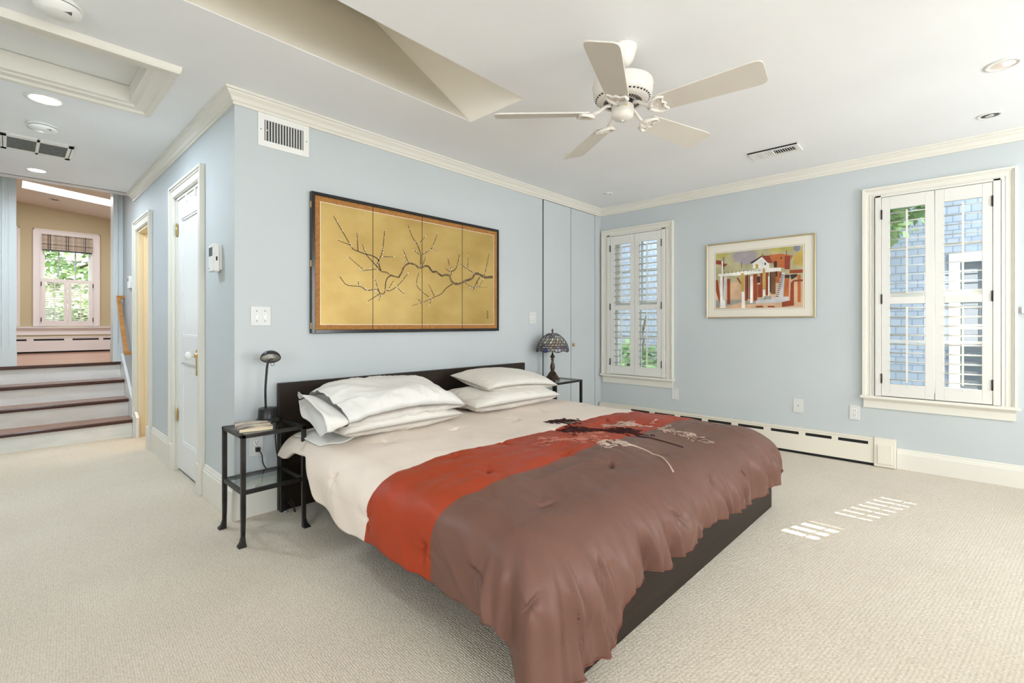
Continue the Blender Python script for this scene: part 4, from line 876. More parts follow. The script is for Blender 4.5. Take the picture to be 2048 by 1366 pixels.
t, B = plate('phone_jack', 'wall plate with one small dark socket below the watercolor', 'wall plate', 'x', XB, .975, .410, .078, .122)
m = MB(); B(m, -.006, .006, -.006, .006, .0058, .0075); B(m, -.004, .004, -.004, .004, .0075, .0078, 1); m.build('jack', [PORC, DARK], t)

# thermostats
t = thing('thermostat', 'tall white wall controller with grey screen beside the closet door', 'thermostat', (XC, 3.34, 1.53))
m = MB(); m.box(XC-.014, XC-.0004, 3.245, 3.345, 1.462, 1.618, 0, .003); m.build('wall_bracket', PLATEW, t)
m = MB(); m.box(XC-.048, XC-.014, 3.235, 3.345, 1.450, 1.618, 0, .006); b0 = m.build('body', PLATEW, t)
m = MB(); m.box(XC-.0490, XC-.0470, 3.262, 3.332, 1.545, 1.598); m.build('display', LCD, b0)
m = MB(); m.box(XC-.0487, XC-.0475, 3.325, 3.333, 1.468, 1.476); m.box(XC-.036, XC-.028, 3.2343, 3.236, 1.515, 1.540); m.build('button', DARK, b0)
t = thing('thermostat', 'small square white thermostat beside the far doorway', 'thermostat', (XC, 6.33, 1.57))
m = MB(); m.box(XC-.026, XC-.0004, 6.27, 6.40, 1.505, 1.635, 0, .005); b0 = m.build('body', PLATEW, t)
m = MB(); m.box(XC-.0270, XC-.0255, 6.33, 6.385, 1.585, 1.62); m.build('display', LCD, b0)
t = thing('wall_sensor', 'small white box on the wall beyond the wide window', 'wall device', (XB, -.40, 1.225))
m = MB(); m.box(XB-.035, XB-.0004, -.47, -.362, 1.205, 1.25, 0, .004); m.build('body', PLATEW, t)

# ------------------------------------------------------------ folding screen artwork
GOLD = mat('gold_leaf_paper', (.62, .44, .15), .38, .35)
mottled(GOLD, (.42, .275, .075), (.55, .385, .13), 2.2, 5, (1, 1, 1.5), bump=.15, bscale=60, bdist=.0008)
BROC = mottled(mat('rust_brocade_border', (.35, .15, .03), .7), (.30, .125, .025), (.42, .19, .045), 90, 3)
INK = mat('dark_brown_ink', (.045, .03, .02), .8)
BARK = mottled(mat('painted_bark', (.14, .09, .04), .8), (.05, .035, .02), (.24, .16, .07), 30, 4)
BLOS = mat('white_blossom_paint', (.82, .78, .68), .8)
fs = thing('folding_screen', 'gold four-panel folding screen with painted blossom branch hung above bed', 'wall art', (2.18, YA, 1.5))
SX0, SX1, SZ0, SZ1 = 1.323, 3.031, 1.071, 1.985
yb, yf = YA-.001, YA-.034
m = MB(); b_ = .023
for a, b, c, d in ((SX0, SX0+b_, SZ0, SZ1), (SX1-b_, SX1, SZ0, SZ1), (SX0+b_, SX1-b_, SZ0, SZ0+b_), (SX0+b_, SX1-b_, SZ1-b_, SZ1)): m.box(a, b, yf, yb, c, d, 0, .002)
m.box(SX0+b_, SX1-b_, yb-.004, yb, SZ0+b_, SZ1-b_); m.build('screen_frame', BLACK, fs)
XS = [SX0+b_, 1.762, 2.186, 2.596, SX1-b_]
gz0, gz1, gx0, gx1 = 1.129, 1.925, 1.383, 2.968
m = MB(); yy = yf+.006
for a, b, c, d in ((XS[0], gx0-.003, SZ0+b_, SZ1-b_), (gx1+.003, XS[4], SZ0+b_, SZ1-b_), (gx0-.003, gx1+.003, SZ0+b_, gz0-.003), (gx0-.003, gx1+.003, gz1+.003, SZ1-b_)): m.box(a, b, yy, yy+.012, c, d)
m.build('brocade_border', BROC, fs)
m = MB()
for a, b, c, d in ((gx0-.003, gx0, gz0-.003, gz1+.003), (gx1, gx1+.003, gz0-.003, gz1+.003), (gx0, gx1, gz0-.003, gz0), (gx0, gx1, gz1, gz1+.003)): m.box(a, b, yy-.0005, yy+.012, c, d)
m.build('white_fillet', BLOS, fs)
for k in range(4):
    a = gx0 if k == 0 else XS[k]+.0022; b = gx1 if k == 3 else XS[k+1]-.0022
    m = MB(); m.box(a, b, yy, yy+.010, gz0, gz1); m.build('gold_panel', GOLD, fs)
m = MB()
for k in (1, 2, 3): m.box(XS[k]-.0018, XS[k]+.0018, yy-.0012, yy+.011, SZ0+b_, SZ1-b_)
m.build('panel_joint', BLACK, fs)
m = MB()
for z in (1.12, 1.52, 1.9): m.box(SX0-.0012, SX0+.001, yf+.004, yf+.020, z-.02, z+.02)
m.build('side_hinge', BRASS, fs)
def ribbon(m, pts, w0, w1, y, mi=0, depth=.0006):
    """painted stroke lying on the panel plane, as a thin raised ribbon"""
    n = len(pts); L = []; Rr = []
    for i, (x, z) in enumerate(pts):
        a = pts[max(i-1, 0)]; b = pts[min(i+1, n-1)]; dx, dz = b[0]-a[0], b[1]-a[1]; l = hypot(dx, dz) or 1
        w = (w0 + (w1-w0)*i/(n-1))/2; L.append((x-dz/l*w, z+dx/l*w)); Rr.append((x+dz/l*w, z-dx/l*w))
    vs = [(x, y-depth, z) for x, z in L] + [(x, y-depth, z) for x, z in Rr] + [(x, y, z) for x, z in L] + [(x, y, z) for x, z in Rr]
    f = []
    for i in range(n-1):
        f += [(i, i+1, n+i+1, n+i), (2*n+i, 2*n+i+1, i+1, i), (n+i, n+i+1, 3*n+i+1, 3*n+i)]
    m.add(vs, f, mi)
def densify(pts, k=5, jit=0.0, rnd=None):
    out = []
    for i in range(len(pts)-1):
        p0 = pts[max(i-1, 0)]; p1 = pts[i]; p2 = pts[i+1]; p3 = pts[min(i+2, len(pts)-1)]
        for j in range(k):
            t = j/k; q = []
            for c in range(len(p1)):
                v = .5*((2*p1[c]) + (-p0[c]+p2[c])*t + (2*p0[c]-5*p1[c]+4*p2[c]-p3[c])*t*t + (-p0[c]+3*p1[c]-3*p2[c]+p3[c])*t**3)
                q.append(v + (rnd.uniform(-jit, jit) if jit else 0))
            out.append(tuple(q))
    out.append(pts[-1]); return out
rnd = random.Random(4)
mk, mb_, ms = MB(), MB(), MB()
for w, pts in BR:
    d = densify(pts, 5, .0012 if w > 8 else .0006, rnd)
    if w >= 18: ribbon(mb_, d, w*.00085, w*.0006, yy-.0012)
    elif w >= 11: ribbon(mb_, d, w*.0008, w*.0006, yy-.0012)
    else: ribbon(mk, d, w*.00105+.0012, w*.00055+.0008, yy-.0014)
    if w <= 5:
        for i in range(len(d)):
            if rnd.random() < .55:
                x = d[i][0]+rnd.uniform(-.008, .008); z = d[i][1]+rnd.uniform(-.008, .008); r = rnd.uniform(.0018, .0046)
                vs = [(x+r*cos(2*pi*q/6), yy-.0022, z+r*sin(2*pi*q/6)) for q in range(6)]; ms.add(vs+[(x, yy-.0024, z)], [(q, (q+1) % 6, 6) for q in range(6)])
mb_.build('painted_bough', BARK, fs); mk.build('painted_twigs', INK, fs); ms.build('painted_blossoms', BLOS, fs)
m = MB()
for a, b in SG: ribbon(m, [a, b], .0032, .0026, yy-.001)
m.build('signature', INK, fs)

# ------------------------------------------------------------ watercolor
wcols = {'sky': (.42, .38, .22), 'mauve': (.36, .32, .33), 'olive': (.45, .40, .12), 'slate': (.24, .24, .30), 'ochre': (.50, .34, .08), 'sand': (.60, .40, .25), 'grey': (.30, .30, .26),
         'rust': (.27, .055, .022), 'red': (.25, .05, .03), 'brown': (.16, .08, .04), 'orange': (.45, .13, .04), 'dark': (.05, .03, .03), 'white': (.80, .78, .72), 'pale': (.55, .53, .53)}
wn = list(wcols); wm = []
for k in wn:
    c = wcols[k]; q = mat('watercolor_'+k, c, .8); mottled(q, tuple(x*.82 for x in c), tuple(min(1, x*1.15) for x in c), 9, 4, lo=.3, hi=.7); wm.append(q)
MATB = mat('cream_mat_board', (.74, .70, .60), .8)
wt = thing('framed_picture', 'gold-framed watercolor of a rust-red pier and white boathouse', 'picture', (XB, 1.305, 1.55))
PY0, PY1, PZ0, PZ1 = .842, 1.769, 1.191, 1.918
m = MB(); b_ = .010
for a, b, c, d in ((PY0, PY0+b_, PZ0, PZ1), (PY1-b_, PY1, PZ0, PZ1), (PY0+b_, PY1-b_, PZ0, PZ0+b_), (PY0+b_, PY1-b_, PZ1-b_, PZ1)): m.box(XB-.026, XB-.001, a, b, c, d, 0, .002)
m.build('picture_frame', GOLDF, wt)
iy0, iy1, iz0, iz1 = .925, 1.690, 1.268, 1.835
m = MB(); m.box(XB-.014, XB-.004, PY0+b_, PY1-b_, PZ0+b_, PZ1-b_); m.build('mat_board', MATB, wt)
m = MB()
for a, b, c, d in ((iy0, iy0+.0025, iz0, iz1), (iy1-.0025, iy1, iz0, iz1), (iy0, iy1, iz0, iz0+.0025), (iy0, iy1, iz1-.0025, iz1)): m.box(XB-.0150, XB-.0142, a, b, c, d)
m.build('mat_line', mat('mat_groove', (.30, .27, .20), .8), wt)
def clip_poly(pts, a0, a1, b0, b1):
    def cl(P, f, v, ge):
        out = []
        for i in range(len(P)):
            p, q = P[i-1], P[i]; pi_, qi = (p[f] >= v) == ge or p[f] == v, (q[f] >= v) == ge or q[f] == v
            if pi_ != qi:
                t = (v-p[f])/(q[f]-p[f]); out.append(tuple(p[c]+(q[c]-p[c])*t for c in (0, 1)))
            if qi: out.append(q)
        return out
    for f, v, ge in ((0, a0, True), (0, a1, False), (1, b0, True), (1, b1, False)):
        if pts: pts = cl(pts, f, v, ge)
    return pts
m = MB(); k = 0
for c, pts in WC:
    P = clip_poly(pts, iy0+.011, iy1-.011, iz0+.011, iz1-.011)
    if len(P) < 3: continue
    if c in ('sky', 'sand') and k < 2: P = clip_poly([(0, 1.25 if c == 'sand' else 1.53), (3, 1.25 if c == 'sand' else 1.53), (3, 3), (0, 3)], iy0+.011, iy1-.011, iz0+.011, iz1-.011)
    m.poly([(XB-.0145-.00002*k, y, z) for y, z in P], (-.0002, 0, 0), wn.index(c)); k += 1
m.build('painting', wm, wt)
# ------------------------------------------------------------ bed
BW, BL = 2.17, 2.09
BR_ANG = -radians(1.7)
H0 = Vector((1.115, 2.957, 0))
bed = thing('bed_frame', 'low dark espresso bed frame with plain flat headboard', 'bed', tuple(H0), BR_ANG)
MB_ = Matrix.Translation(H0) @ Matrix.Rotation(BR_ANG, 4, 'Z') @ Matrix.Diagonal((1, -1, 1, 1))     # (a across, b towards foot, z)
def bedP(a, b, z): return MB_ @ Vector((a, b, z))
def bbox(m, a0, a1, b0, b1, z0, z1): m.box(a0, a1, b0, b1, z0, z1, M=MB_)
m = MB(); bbox(m, 0, BW, -.038, 0, 0, .772); m.build('headboard', DKWOOD, bed, bevel=.002)
m = MB(); bbox(m, .0, BW, BL-.035, BL, 0, .36); m.build('footboard', DKWOOD, bed, bevel=.002)
m = MB(); bbox(m, .12, .15, 0, BL-.035, .19, .36); m.build('side_rail', DKWOOD, bed, bevel=.002)
m = MB(); bbox(m, BW-.15, BW-.12, 0, BL-.035, .19, .36); m.build('side_rail', DKWOOD, bed, bevel=.002)
m = MB(); bbox(m, .15, BW-.15, .002, BL-.037, .19, .215); bbox(m, BW/2-.04, BW/2+.04, .3, BL-.3, 0, .19); m.build('slat_base', DKWOOD, bed)
MATT = mat('white_ticking', (.75, .73, .69), .9)
mt = MB()
for (z0, z1) in ((.217, .44),): mt.box(.16, BW-.16, .03, BL-.06, z0, z1, 0, .03, M=MB_)
tag(mt.build('mattress', MATT, None), 'white mattress almost hidden under the comforter', 'mattress')

def fabric(name, c, d=.06, rough=.6, sheen=.3, sc=3.0, bump=.25):
    m = mat(name, c, rough, sheen=sheen, spec=.18)
    mottled(m, tuple(x*(1-d) for x in c), tuple(x*(1+d) for x in c), sc, 3, bump=bump, bscale=55, bdist=.0012)
    return m
CREAM_F = fabric('cream_comforter_satin', (.74, .64, .55), .03, .5, .1)
RUST_F = fabric('rust_comforter_satin', (.33, .045, .016), .05, .45, .0)
BROWN_F = fabric('mauve_brown_comforter_satin', (.150, .076, .056), .04, .40, .0)
UNDER_F = fabric('rust_comforter_backing', (.17, .062, .044), .05, .6, .0)
LINEN = fabric('white_cotton_sheet', (.72, .70, .66), .02, .8, .2)
EMB_L = mat('pale_embroidery_thread', (.56, .43, .35), .8, spec=.1)
EMB_D = mat('dark_embroidery_thread', (.045, .018, .018), .8, spec=.1)
EMB_P = mat('pink_embroidery_thread', (.55, .22, .16), .8, spec=.1)

A0, A1, B1 = .10, BW-.12, BL-.18       # support edges (after inset for the rounded shoulder)
ZT = .505
def rr_of(na, nb): return .15 + .10*abs(nb)**1.5 + (.05*abs(na) if na > 0 else 0)
def sst(x): x = max(0, min(1, x)); return x*x*(3-2*x)
def ridge(p, d, seed): 
    v = noise.noise(Vector((p, d, seed))); return 1 - abs(v)*2.2
def puff(a, b):
    z = .018*noise.noise(Vector((a*1.5, b*1.7, 3.1))) + .007*noise.noise(Vector((a*5, b*5.5, 8.0)))
    z += .012*max(0, 1-abs(b-.5)*2)          # fuller near the pillows
    return z
TUFTS = [(a, b) for b in (.80, 1.24, 1.56, 1.86, 2.16) for a in (-.12, .30, .74, 1.16, 1.58, 1.98)]
TUFTS = [(a+.05*sin(a*9+b*4), b+.04*cos(a*5-b*7)) for a, b in TUFTS]
def comf(a, b):
    """cloth point for cloth coordinates a (across) and b (down the bed)"""
    ca = min(max(a, A0), A1); cb = min(b, B1)
    da, db = a-ca, b-cb
    d = hypot(da, db)
    z = ZT + puff(ca, cb)
    # pillowy shoulder: surface starts to fall a little before the edge
    ed = min(ca-A0, A1-ca, B1-cb)
    z -= .018*(1-sst(ed/.22))
    tv = 0.0
    for ta, tb in TUFTS:
        r2 = (a-ta)**2 + (b-tb)**2
        if r2 < .03:
            ph = .5+1.3*sin(ta*11+tb*5); u_ = (a-ta)*cos(ph)+(b-tb)*sin(ph); w_ = -(a-ta)*sin(ph)+(b-tb)*cos(ph)
            tv += .021*math.exp(-(u_/.034)**2-(w_/.009)**2) + .005*math.exp(-r2/.0035) + .002*math.exp(-r2/.010)*sin(5*math.atan2(w_, u_)+ta*7)
    z -= tv*(1-sst(d/.2))
    if b > 1.1: z += .0075*(ridge(a*1.6+b*1.2, b*8, 5.5)-.6)*sst((b-1.15)/.12)*(1-sst((b-1.66)/.15))     # wrinkles across the rust band
    z += .0030*ridge(a*7+2*b, b*3, 1.7)*sst((b-.2)/.5) + .0020*ridge(a*15, b*9, 12.7)*sst((b-.6)/.5)
    if d < 1e-6: return (ca, cb, z)
    na, nb = da/d, db/d
    if a > A1 and db > 0 and d > .34: d = .34 + (d-.34)*.35
    # perimeter coordinate
    th = math.atan2(abs(nb), abs(na)); RR = rr_of(na, nb)
    fl = .10 + (.75*sin(2*th) if (a > A1 and db > 0) else 0)
    if a < A0: p = cb + th*.30
    elif a > A1: p = 10 + cb + th*.30
    else: p = B1 + .47 + ca
    if d < RR*pi/2: h = RR*sin(d/RR); dr = RR*(1-cos(d/RR))
    else: h = RR + fl*(d-RR*pi/2); dr = RR + (d-RR*pi/2)*(.985 if fl < .2 else max(.5, .985-fl*.5))
    k = sst((d-.04)/.34); h -= tv*sst(d/.2)
    if nb > .35 and a > A0-.02:      # gathered folds on the foot side
        w = sst((nb-.3)/.5)
        f = .034*(ridge(p*5.6+.35*sin(d*5), d*.8, 2.2)-.55) + .026*(ridge(p*13+.5*sin(d*8), d*1.3, 4.4)-.55)*sst((d-.12)/.22) + .008*(ridge(p*27, d*2, 6.1)-.55)*sst((d-.2)/.15)
        h += k*w*f
    else:
        f = .034*noise.noise(Vector((p*2.3-d*2.2, d*1.6, 6.6))) + .014*(ridge(p*5.5-d*5, d*2.0, 7.7)-.6)
        h += k*f
    # left corner tongue keeps broad folds
    if a < A0 and db > 0: h += k*(.026*sin(th*7.2+.9)*sin(pi*min(1, th/(pi/2)))+.010*sin(th*17))
    bulge = .018*sin(pi*min(1, d/.42)); h += bulge
    zz = z - dr
    if zz < .022: h += (.022-zz)*.6; zz = .022 + .004*noise.noise(Vector((p*9, d*9, 0)))
    return (ca + na*h, cb + nb*h, zz)

BSTART = .10
def hem(u, v):
    """map the unit square to cloth coordinates with varying overhang"""
    # v: 0 head .. 1 foot ; u: 0 left .. 1 right
    left = .20 - .06*sst((v-.03)/.05) + .205*sst((v-.135)/.10) + .015*sin(v*21) + .085*sst((v-.84)/.16)
    right = .36 + .02*sin(v*17)
    foot = .400 + .012*sin(u*19+1) + .13*(1-sst((u-.215)/.05)) + .045*sst((u-.62)/.2)
    a = -left + A0 + u*(A1-A0+left+right)
    bs = BSTART + .05*(1-sst(u/.2))
    b = bs + v*(B1+foot-bs)
    return a, b
CB1, CB2 = 1.195, 1.625
NU = 420
# row positions with exact rows on the two colour seams
def cf(u, v):
    a, b = hem(u, v); return MB_ @ Vector(comf(a, b))
# snap rows so that the seams are straight
def v_for(u, bt):
    lo, hi = 0, 1
    for _ in range(30):
        mid = (lo+hi)/2
        if hem(u, mid)[1] < bt: lo = mid
        else: hi = mid
    return (lo+hi)/2
NV1, NV2, NV3 = 130, 70, 150
vs_, fs_, mi_ = [], [], []
VS = []
for i in range(NU+1):
    u = i/NU; wv = .012*sin(hem(u, .5)[0]*3.1+.5); VS.append((v_for(u, CB1+wv), v_for(u, CB2+wv*.6)))
for j in range(NV1+NV2+NV3+1):
    for i in range(NU+1):
        v1, v2 = VS[i]
        if j <= NV1: v = v1*j/NV1
        elif j <= NV1+NV2: v = v1+(v2-v1)*(j-NV1)/NV2
        else: v = v2+(1-v2)*(j-NV1-NV2)/NV3
        vs_.append(cf(i/NU, v))
m = MB()
for j in range(NV1+NV2+NV3):
    for i in range(NU):
        q = j*(NU+1)+i; fs_.append((q, q+NU+1, q+NU+2, q+1)); mi_.append(0 if j < NV1 else (1 if j < NV1+NV2 else 2))
m.v = vs_; m.f = [list(f) for f in fs_]; m.m = mi_; m.sm = [True]*len(fs_)
com = m.build('comforter', [CREAM_F, RUST_F, BROWN_F, UNDER_F, UNDER_F, UNDER_F], None, fix=False)
tag(com, 'colour-blocked comforter in cream, rust and mauve brown draped over the bed', 'comforter')
sd = com.modifiers.new('thickness', 'SOLIDIFY'); sd.thickness = .022; sd.offset = -1; sd.material_offset = 3; sd.use_even_offset = False
# seams and hem piping
m = MB()
P = [cf(i/240, 1.0) for i in range(241)]; m.tube(P, .0026, 6)
m.build('hem_piping', UNDER_F, com)
# embroidery: petals, leaves and stems stitched on the top
ml, md, mp = MB(), MB(), MB()
er = random.Random(11)
def onc(a, b, lift=.003): return MB_ @ (Vector(comf(a, b)) + Vector((0, 0, lift)))
def stitch(m, pts, w):
    m.tube([onc(a, b, .0022) for a, b in pts], w, 5)
def petal(m, a, b, ang, L, w, r):
    pts = []
    for k in range(13):
        t = k/12*2*pi; u = (1-cos(t))/2*L; v = sin(t)*w*(.35+.65*sin(min(pi, (1-cos(t))/2*pi)))
        pts.append((a+u*cos(ang)-v*sin(ang), b+u*sin(ang)+v*cos(ang)))
    stitch(m, pts, r)
def filled_petal(m, a, b, ang, L, w):
    c = onc(a+L*.5*cos(ang), b+L*.5*sin(ang), .0035); vs = [c]
    for k in range(10):
        t = k/10*2*pi; u = (1-cos(t))/2*L; v = sin(t)*w
        vs.append(onc(a+u*cos(ang)-v*sin(ang), b+u*sin(ang)+v*cos(ang), .0025))
    m.add(vs, [(0, 1+k, 1+(k+1) % 10) for k in range(10)], 0, True)
def flower(m, mf, a, b, R, n, r=.0016):
    for k in range(n):
        an = er.uniform(0, 2*pi); rr = R*sqrt(er.random()); L = er.uniform(.030, .055)
        petal(m, a+rr*cos(an), b+rr*sin(an), er.uniform(0, 2*pi), L, L*.38, r)
        if mf is not None and er.random() < .45: filled_petal(mf, a+rr*cos(an), b+rr*sin(an), er.uniform(0, 2*pi), L*.8, L*.26)
def twigs(m, a0, b0, a1, b1, n, spread, r=.0017):
    for k in range(n):
        t = er.random(); a = a0+(a1-a0)*t+er.uniform(-spread, spread); b = b0+(b1-b0)*t+er.uniform(-spread, spread)
        an = math.atan2(b1-b0, a1-a0)+er.uniform(-.9, .9); L = er.uniform(.03, .075)
        stitch(m, [(a, b), (a+L*.5*cos(an), b+L*.5*sin(an)), (a+L*cos(an+.3), b+L*sin(an+.3))], r)
        if er.random() < .8: petal(m, a+L*cos(an), b+L*sin(an), an+er.uniform(-.8, .8), .030, .009, r*.9)
flower(ml, ml, 1.06, 1.66, .085, 26)
stitch(ml, densify([(1.09, 1.72), (1.105, 1.80), (1.06, 1.92), (.965, 2.02)], 8), .0042)
flower(mp, mp, 1.15, 1.44, .10, 16, .0014); flower(mp, mp, .97, 1.37, .07, 10, .0012); flower(mp, None, 1.03, 1.53, .08, 12, .0012)
twigs(mp, .80, 1.33, 1.15, 1.50, 26, .05, .0012)
flower(ml, ml, 1.52, 1.40, .08, 14, .0014); twigs(ml, 1.5, 1.40, 1.70, 1.58, 16, .04, .0014)
twigs(ml, 1.60, 1.66, 1.58, 1.88, 22, .05, .0014); flower(ml, None, 1.62, 1.66, .05, 8, .0013)
twigs(md, 1.36, 1.40, 1.38, 1.58, 60, .055, .0017)
twigs(md, 1.17, 1.24, 1.25, 1.33, 50, .045, .0017)
twigs(md, 1.25, 1.04, 1.37, 1.13, 40, .030, .0017)
for P_ in ([(1.37, 1.56), (1.34, 1.70), (1.35, 1.90)], [(1.25, 1.32), (1.32, 1.42), (1.37, 1.56)], [(1.33, 1.12), (1.27, 1.24), (1.25, 1.32)], [(1.24, 1.20), (1.30, 1.30), (1.36, 1.40)]):
    stitch(md, densify(P_, 8), .0030)
md.build('dark_embroidery', EMB_D, com)['label'] = 'dark maroon embroidered twigs'
mp.build('pink_embroidery', EMB_P, com)['label'] = 'pink embroidered flowers'
ml.build('pale_embroidery', EMB_L, com)['label'] = 'pale embroidered flower and stem'

# ------------------------------------------------------------ pillows
def pillow(nm, lb, c, L, Wd, T, yaw=0, tilt=0, roll=0, seed=1.0, open_left=False, m_=None, sag=0.0, wr=1.0):
    M = Matrix.Translation(c) @ Matrix.Rotation(yaw, 4, 'Z') @ Matrix.Rotation(tilt, 4, 'X') @ Matrix.Rotation(roll, 4, 'Y')
    N1, N2 = 70, 50
    def surf(sgn):
        def fn(u, v):
            U = 2*u-1; V = 2*v-1
            eu = 1-abs(U)**2.6; ev = 1-abs(V)**2.4
            if open_left and U < 0: eu = 1-.72*abs(U)**2.2
            th = T/2*(max(0, eu)**.5)*(max(0, ev)**.55)
            x = U*L/2*(1-.05*(1-V*V)*(abs(U)**3 if not (open_left and U < 0) else 0)); y = V*Wd/2*(1-.07*(1-U*U)*abs(V)**3)
            k = wr*min(1, th/(T*.22))
            n = .012*noise.noise(Vector((U*1.6+seed, V*1.4, sgn*2+seed)))
            e = max(abs(U), abs(V))
            n += .006*(1-2*abs(noise.noise(Vector((U*3.2+V*2.2+seed, V*2.0-U*1.2, seed*1.7)))))*sst((e-.1)/.7)
            n += .0035*(1-2*abs(noise.noise(Vector((U*9+seed, V*5, seed*3)))))*sst((e-.45)/.4)
            z = sgn*(th + n*k) + sag*(U*U)
            y += .006*noise.noise(Vector((U*6+seed, V*3, 4.0)))*wr
            return M @ Vector((x, y, z))
        return fn
    m = MB(); m.grid(surf(1), N1, N2); m.grid(surf(-1), N1, N2)
    o = m.build(nm, m_ or LINEN, None)
    w = o.modifiers.new('weld', 'WELD'); w.merge_threshold = .0008
    return tag(o, lb, 'pillow'), M
PIL = fabric('ivory_pillowcase', (.70, .665, .60), .02, .8, .2)
p1, M1 = pillow('pillow', 'ivory pillow beneath the crumpled open-ended pillow', (1.57, 2.50, .572), .80, .52, .13, yaw=BR_ANG, tilt=.02, seed=2.3, m_=PIL)
p3, _ = pillow('pillow', 'ivory pillow at the bottom of the pile nearer the stained glass lamp', (2.545, 2.50, .590), .86, .50, .15, yaw=BR_ANG-.02, tilt=.06, seed=5.1, m_=PIL, wr=1.3)
p4, _ = pillow('pillow', 'smooth ivory pillow on top of the pile nearer the stained glass lamp', (2.68, 2.56, .705), .76, .46, .135, yaw=BR_ANG-.03, tilt=.14, roll=.05, seed=8.2, m_=PIL, sag=-.02, wr=.6)
p2, M2 = pillow('pillow', 'crumpled white pillow with open pillowcase end, on the pile nearer the reading lamp', (1.58, 2.48, .700), .77, .52, .19, yaw=BR_ANG, tilt=.16, roll=0, seed=3.7, open_left=True, m_=LINEN, sag=-.035, wr=2.0)
# open end of the pillowcase: hanging sleeve of cloth beyond the pillow insert
m = MB()
def sleeve(u, v):
    a = 2*pi*v; k = u
    hh = .085*(.30+.55*k); yy = .25*(1-.06*k)
    x = -.375 - .095*k + .02*cos(a*1.0)*k - .03*k*(1 if sin(a) > 0 else -.3)*abs(sin(a))
    y = yy*cos(a); y = yy*(1 if cos(a) > 0 else -1)*abs(cos(a))**.75
    z = hh*(1 if sin(a) > 0 else -1)*abs(sin(a))**.8 - .035 + .026*noise.noise(Vector((a*1.6, k*2.5, 3)))*k - .02*k*(1 if sin(a) < 0 else .35)
    z += .007*sin(a*5+k*2)*k; y += .012*noise.noise(Vector((a*2.2, k*3, 9)))*k
    return M2 @ Vector((x, y, z))
m.grid(sleeve, 10, 72)
sl_ = m.build('pillowcase_opening', LINEN, p2, local=True, fix=False); so = sl_.modifiers.new('thickness', 'SOLIDIFY'); so.thickness = .002
# rumpled white sheet edge peeping out below the left pillows
sh_ = MB()
def sheetf(u, v):
    a = .02 + u*.98; b = .18 + .30*v + .10*v*sin(u*5+.6) + .03*v*sin(u*17) - .10*v*sst((u-.55)/.4)
    q = Vector(comf(max(a, -.02), b)); lift = .010 + .010*abs(noise.noise(Vector((u*9, v*3, 1.3)))) + .012*v*abs(sin(u*14+v*2)) 
    return MB_ @ (q + Vector((0, 0, lift*(1-.5*v))))
sh_.grid(sheetf, 110, 34)
so = tag(sh_.build('folded_sheet', LINEN, None, fix=False), 'rumpled white sheet spilling out beneath the crumpled open-ended pillow', 'sheet')
q = so.modifiers.new('thickness', 'SOLIDIFY'); q.thickness = .004; q.offset = 1

# ------------------------------------------------------------ nightstands
def nightstand(lb, x0, x1, y0, y1, H, zs):
    t = thing('nightstand', lb, 'nightstand', ((x0+x1)/2, (y0+y1)/2, 0), group='black iron and glass bedside tables')
    w = .022
    for (x, y) in ((x0, y0), (x1, y0), (x0, y1), (x1, y1)):
        cx = x+(w/2 if x == x0 else -w/2); cy = y+(w/2 if y == y0 else -w/2)
        ox = -1 if x == x0 else 1; oy = -1 if y == y0 else 1
        m = MB()
        st_ = [(H, w, 0), (.16, w, 0), (.10, w*.92, 0), (.05, w*.86, .001), (.022, w*1.15, .004), (.004, w*1.7, .010), (0, w*1.7, .010)]
        vs = []
        for z, ww, off in st_:
            for a, b in ((-1, -1), (1, -1), (1, 1), (-1, 1)): vs.append((cx+a*ww/2+ox*off, cy+b*ww/2+oy*off, z))
        fs = [(i*4+k, i*4+(k+1) % 4, i*4+4+(k+1) % 4, i*4+4+k) for i in range(len(st_)-1) for k in range(4)] + [(0, 1, 2, 3), tuple(4*(len(st_)-1)+k for k in (3, 2, 1, 0))]
        m.add(vs, fs); m.build('leg', IRON, t, bevel=.002)
    for z, nm in ((H, 'top_frame'), (zs, 'shelf_frame')):
        m = MB(); f = .022; hh = .018 if z == H else .022
        x_0, x_1, y_0, y_1 = (x0, x1, y0, y1) if z == H else (x0+w, x1-w, y0+w, y1-w)
        if z == H:
            m.box(x0, x1, y0, y0+f, z-hh, z); m.box(x0, x1, y1-f, y1, z-hh, z); m.box(x0, x0+f, y0+f, y1-f, z-hh, z); m.box(x1-f, x1, y0+f, y1-f, z-hh, z)
        else:
            m.box(x0+w, x1-w, y0+.003, y0+.019, z-hh, z); m.box(x0+w, x1-w, y1-.019, y1-.003, z-hh, z); m.box(x0+.003, x0+.019, y0+w, y1-w, z-hh, z); m.box(x1-.019, x1-.003, y0+w, y1-w, z-hh, z)
        m.build(nm, IRON, t, bevel=.0015)
        m = MB(); e = f if z == H else .019; m.box(x0+e, x1-e, y0+e, y1-e, z-.007, z-.001); m.build('glass_top' if z == H else 'glass_shelf', GLASS, t)
    return t
NH = .565
nightstand('black iron and glass bedside table holding the book and reading lamp', .805, 1.134, 2.622, 2.945, NH, .280)
nightstand('black iron and glass bedside table under the stained glass lamp', 3.385, 3.810, 2.610, 2.965, .592, .290)

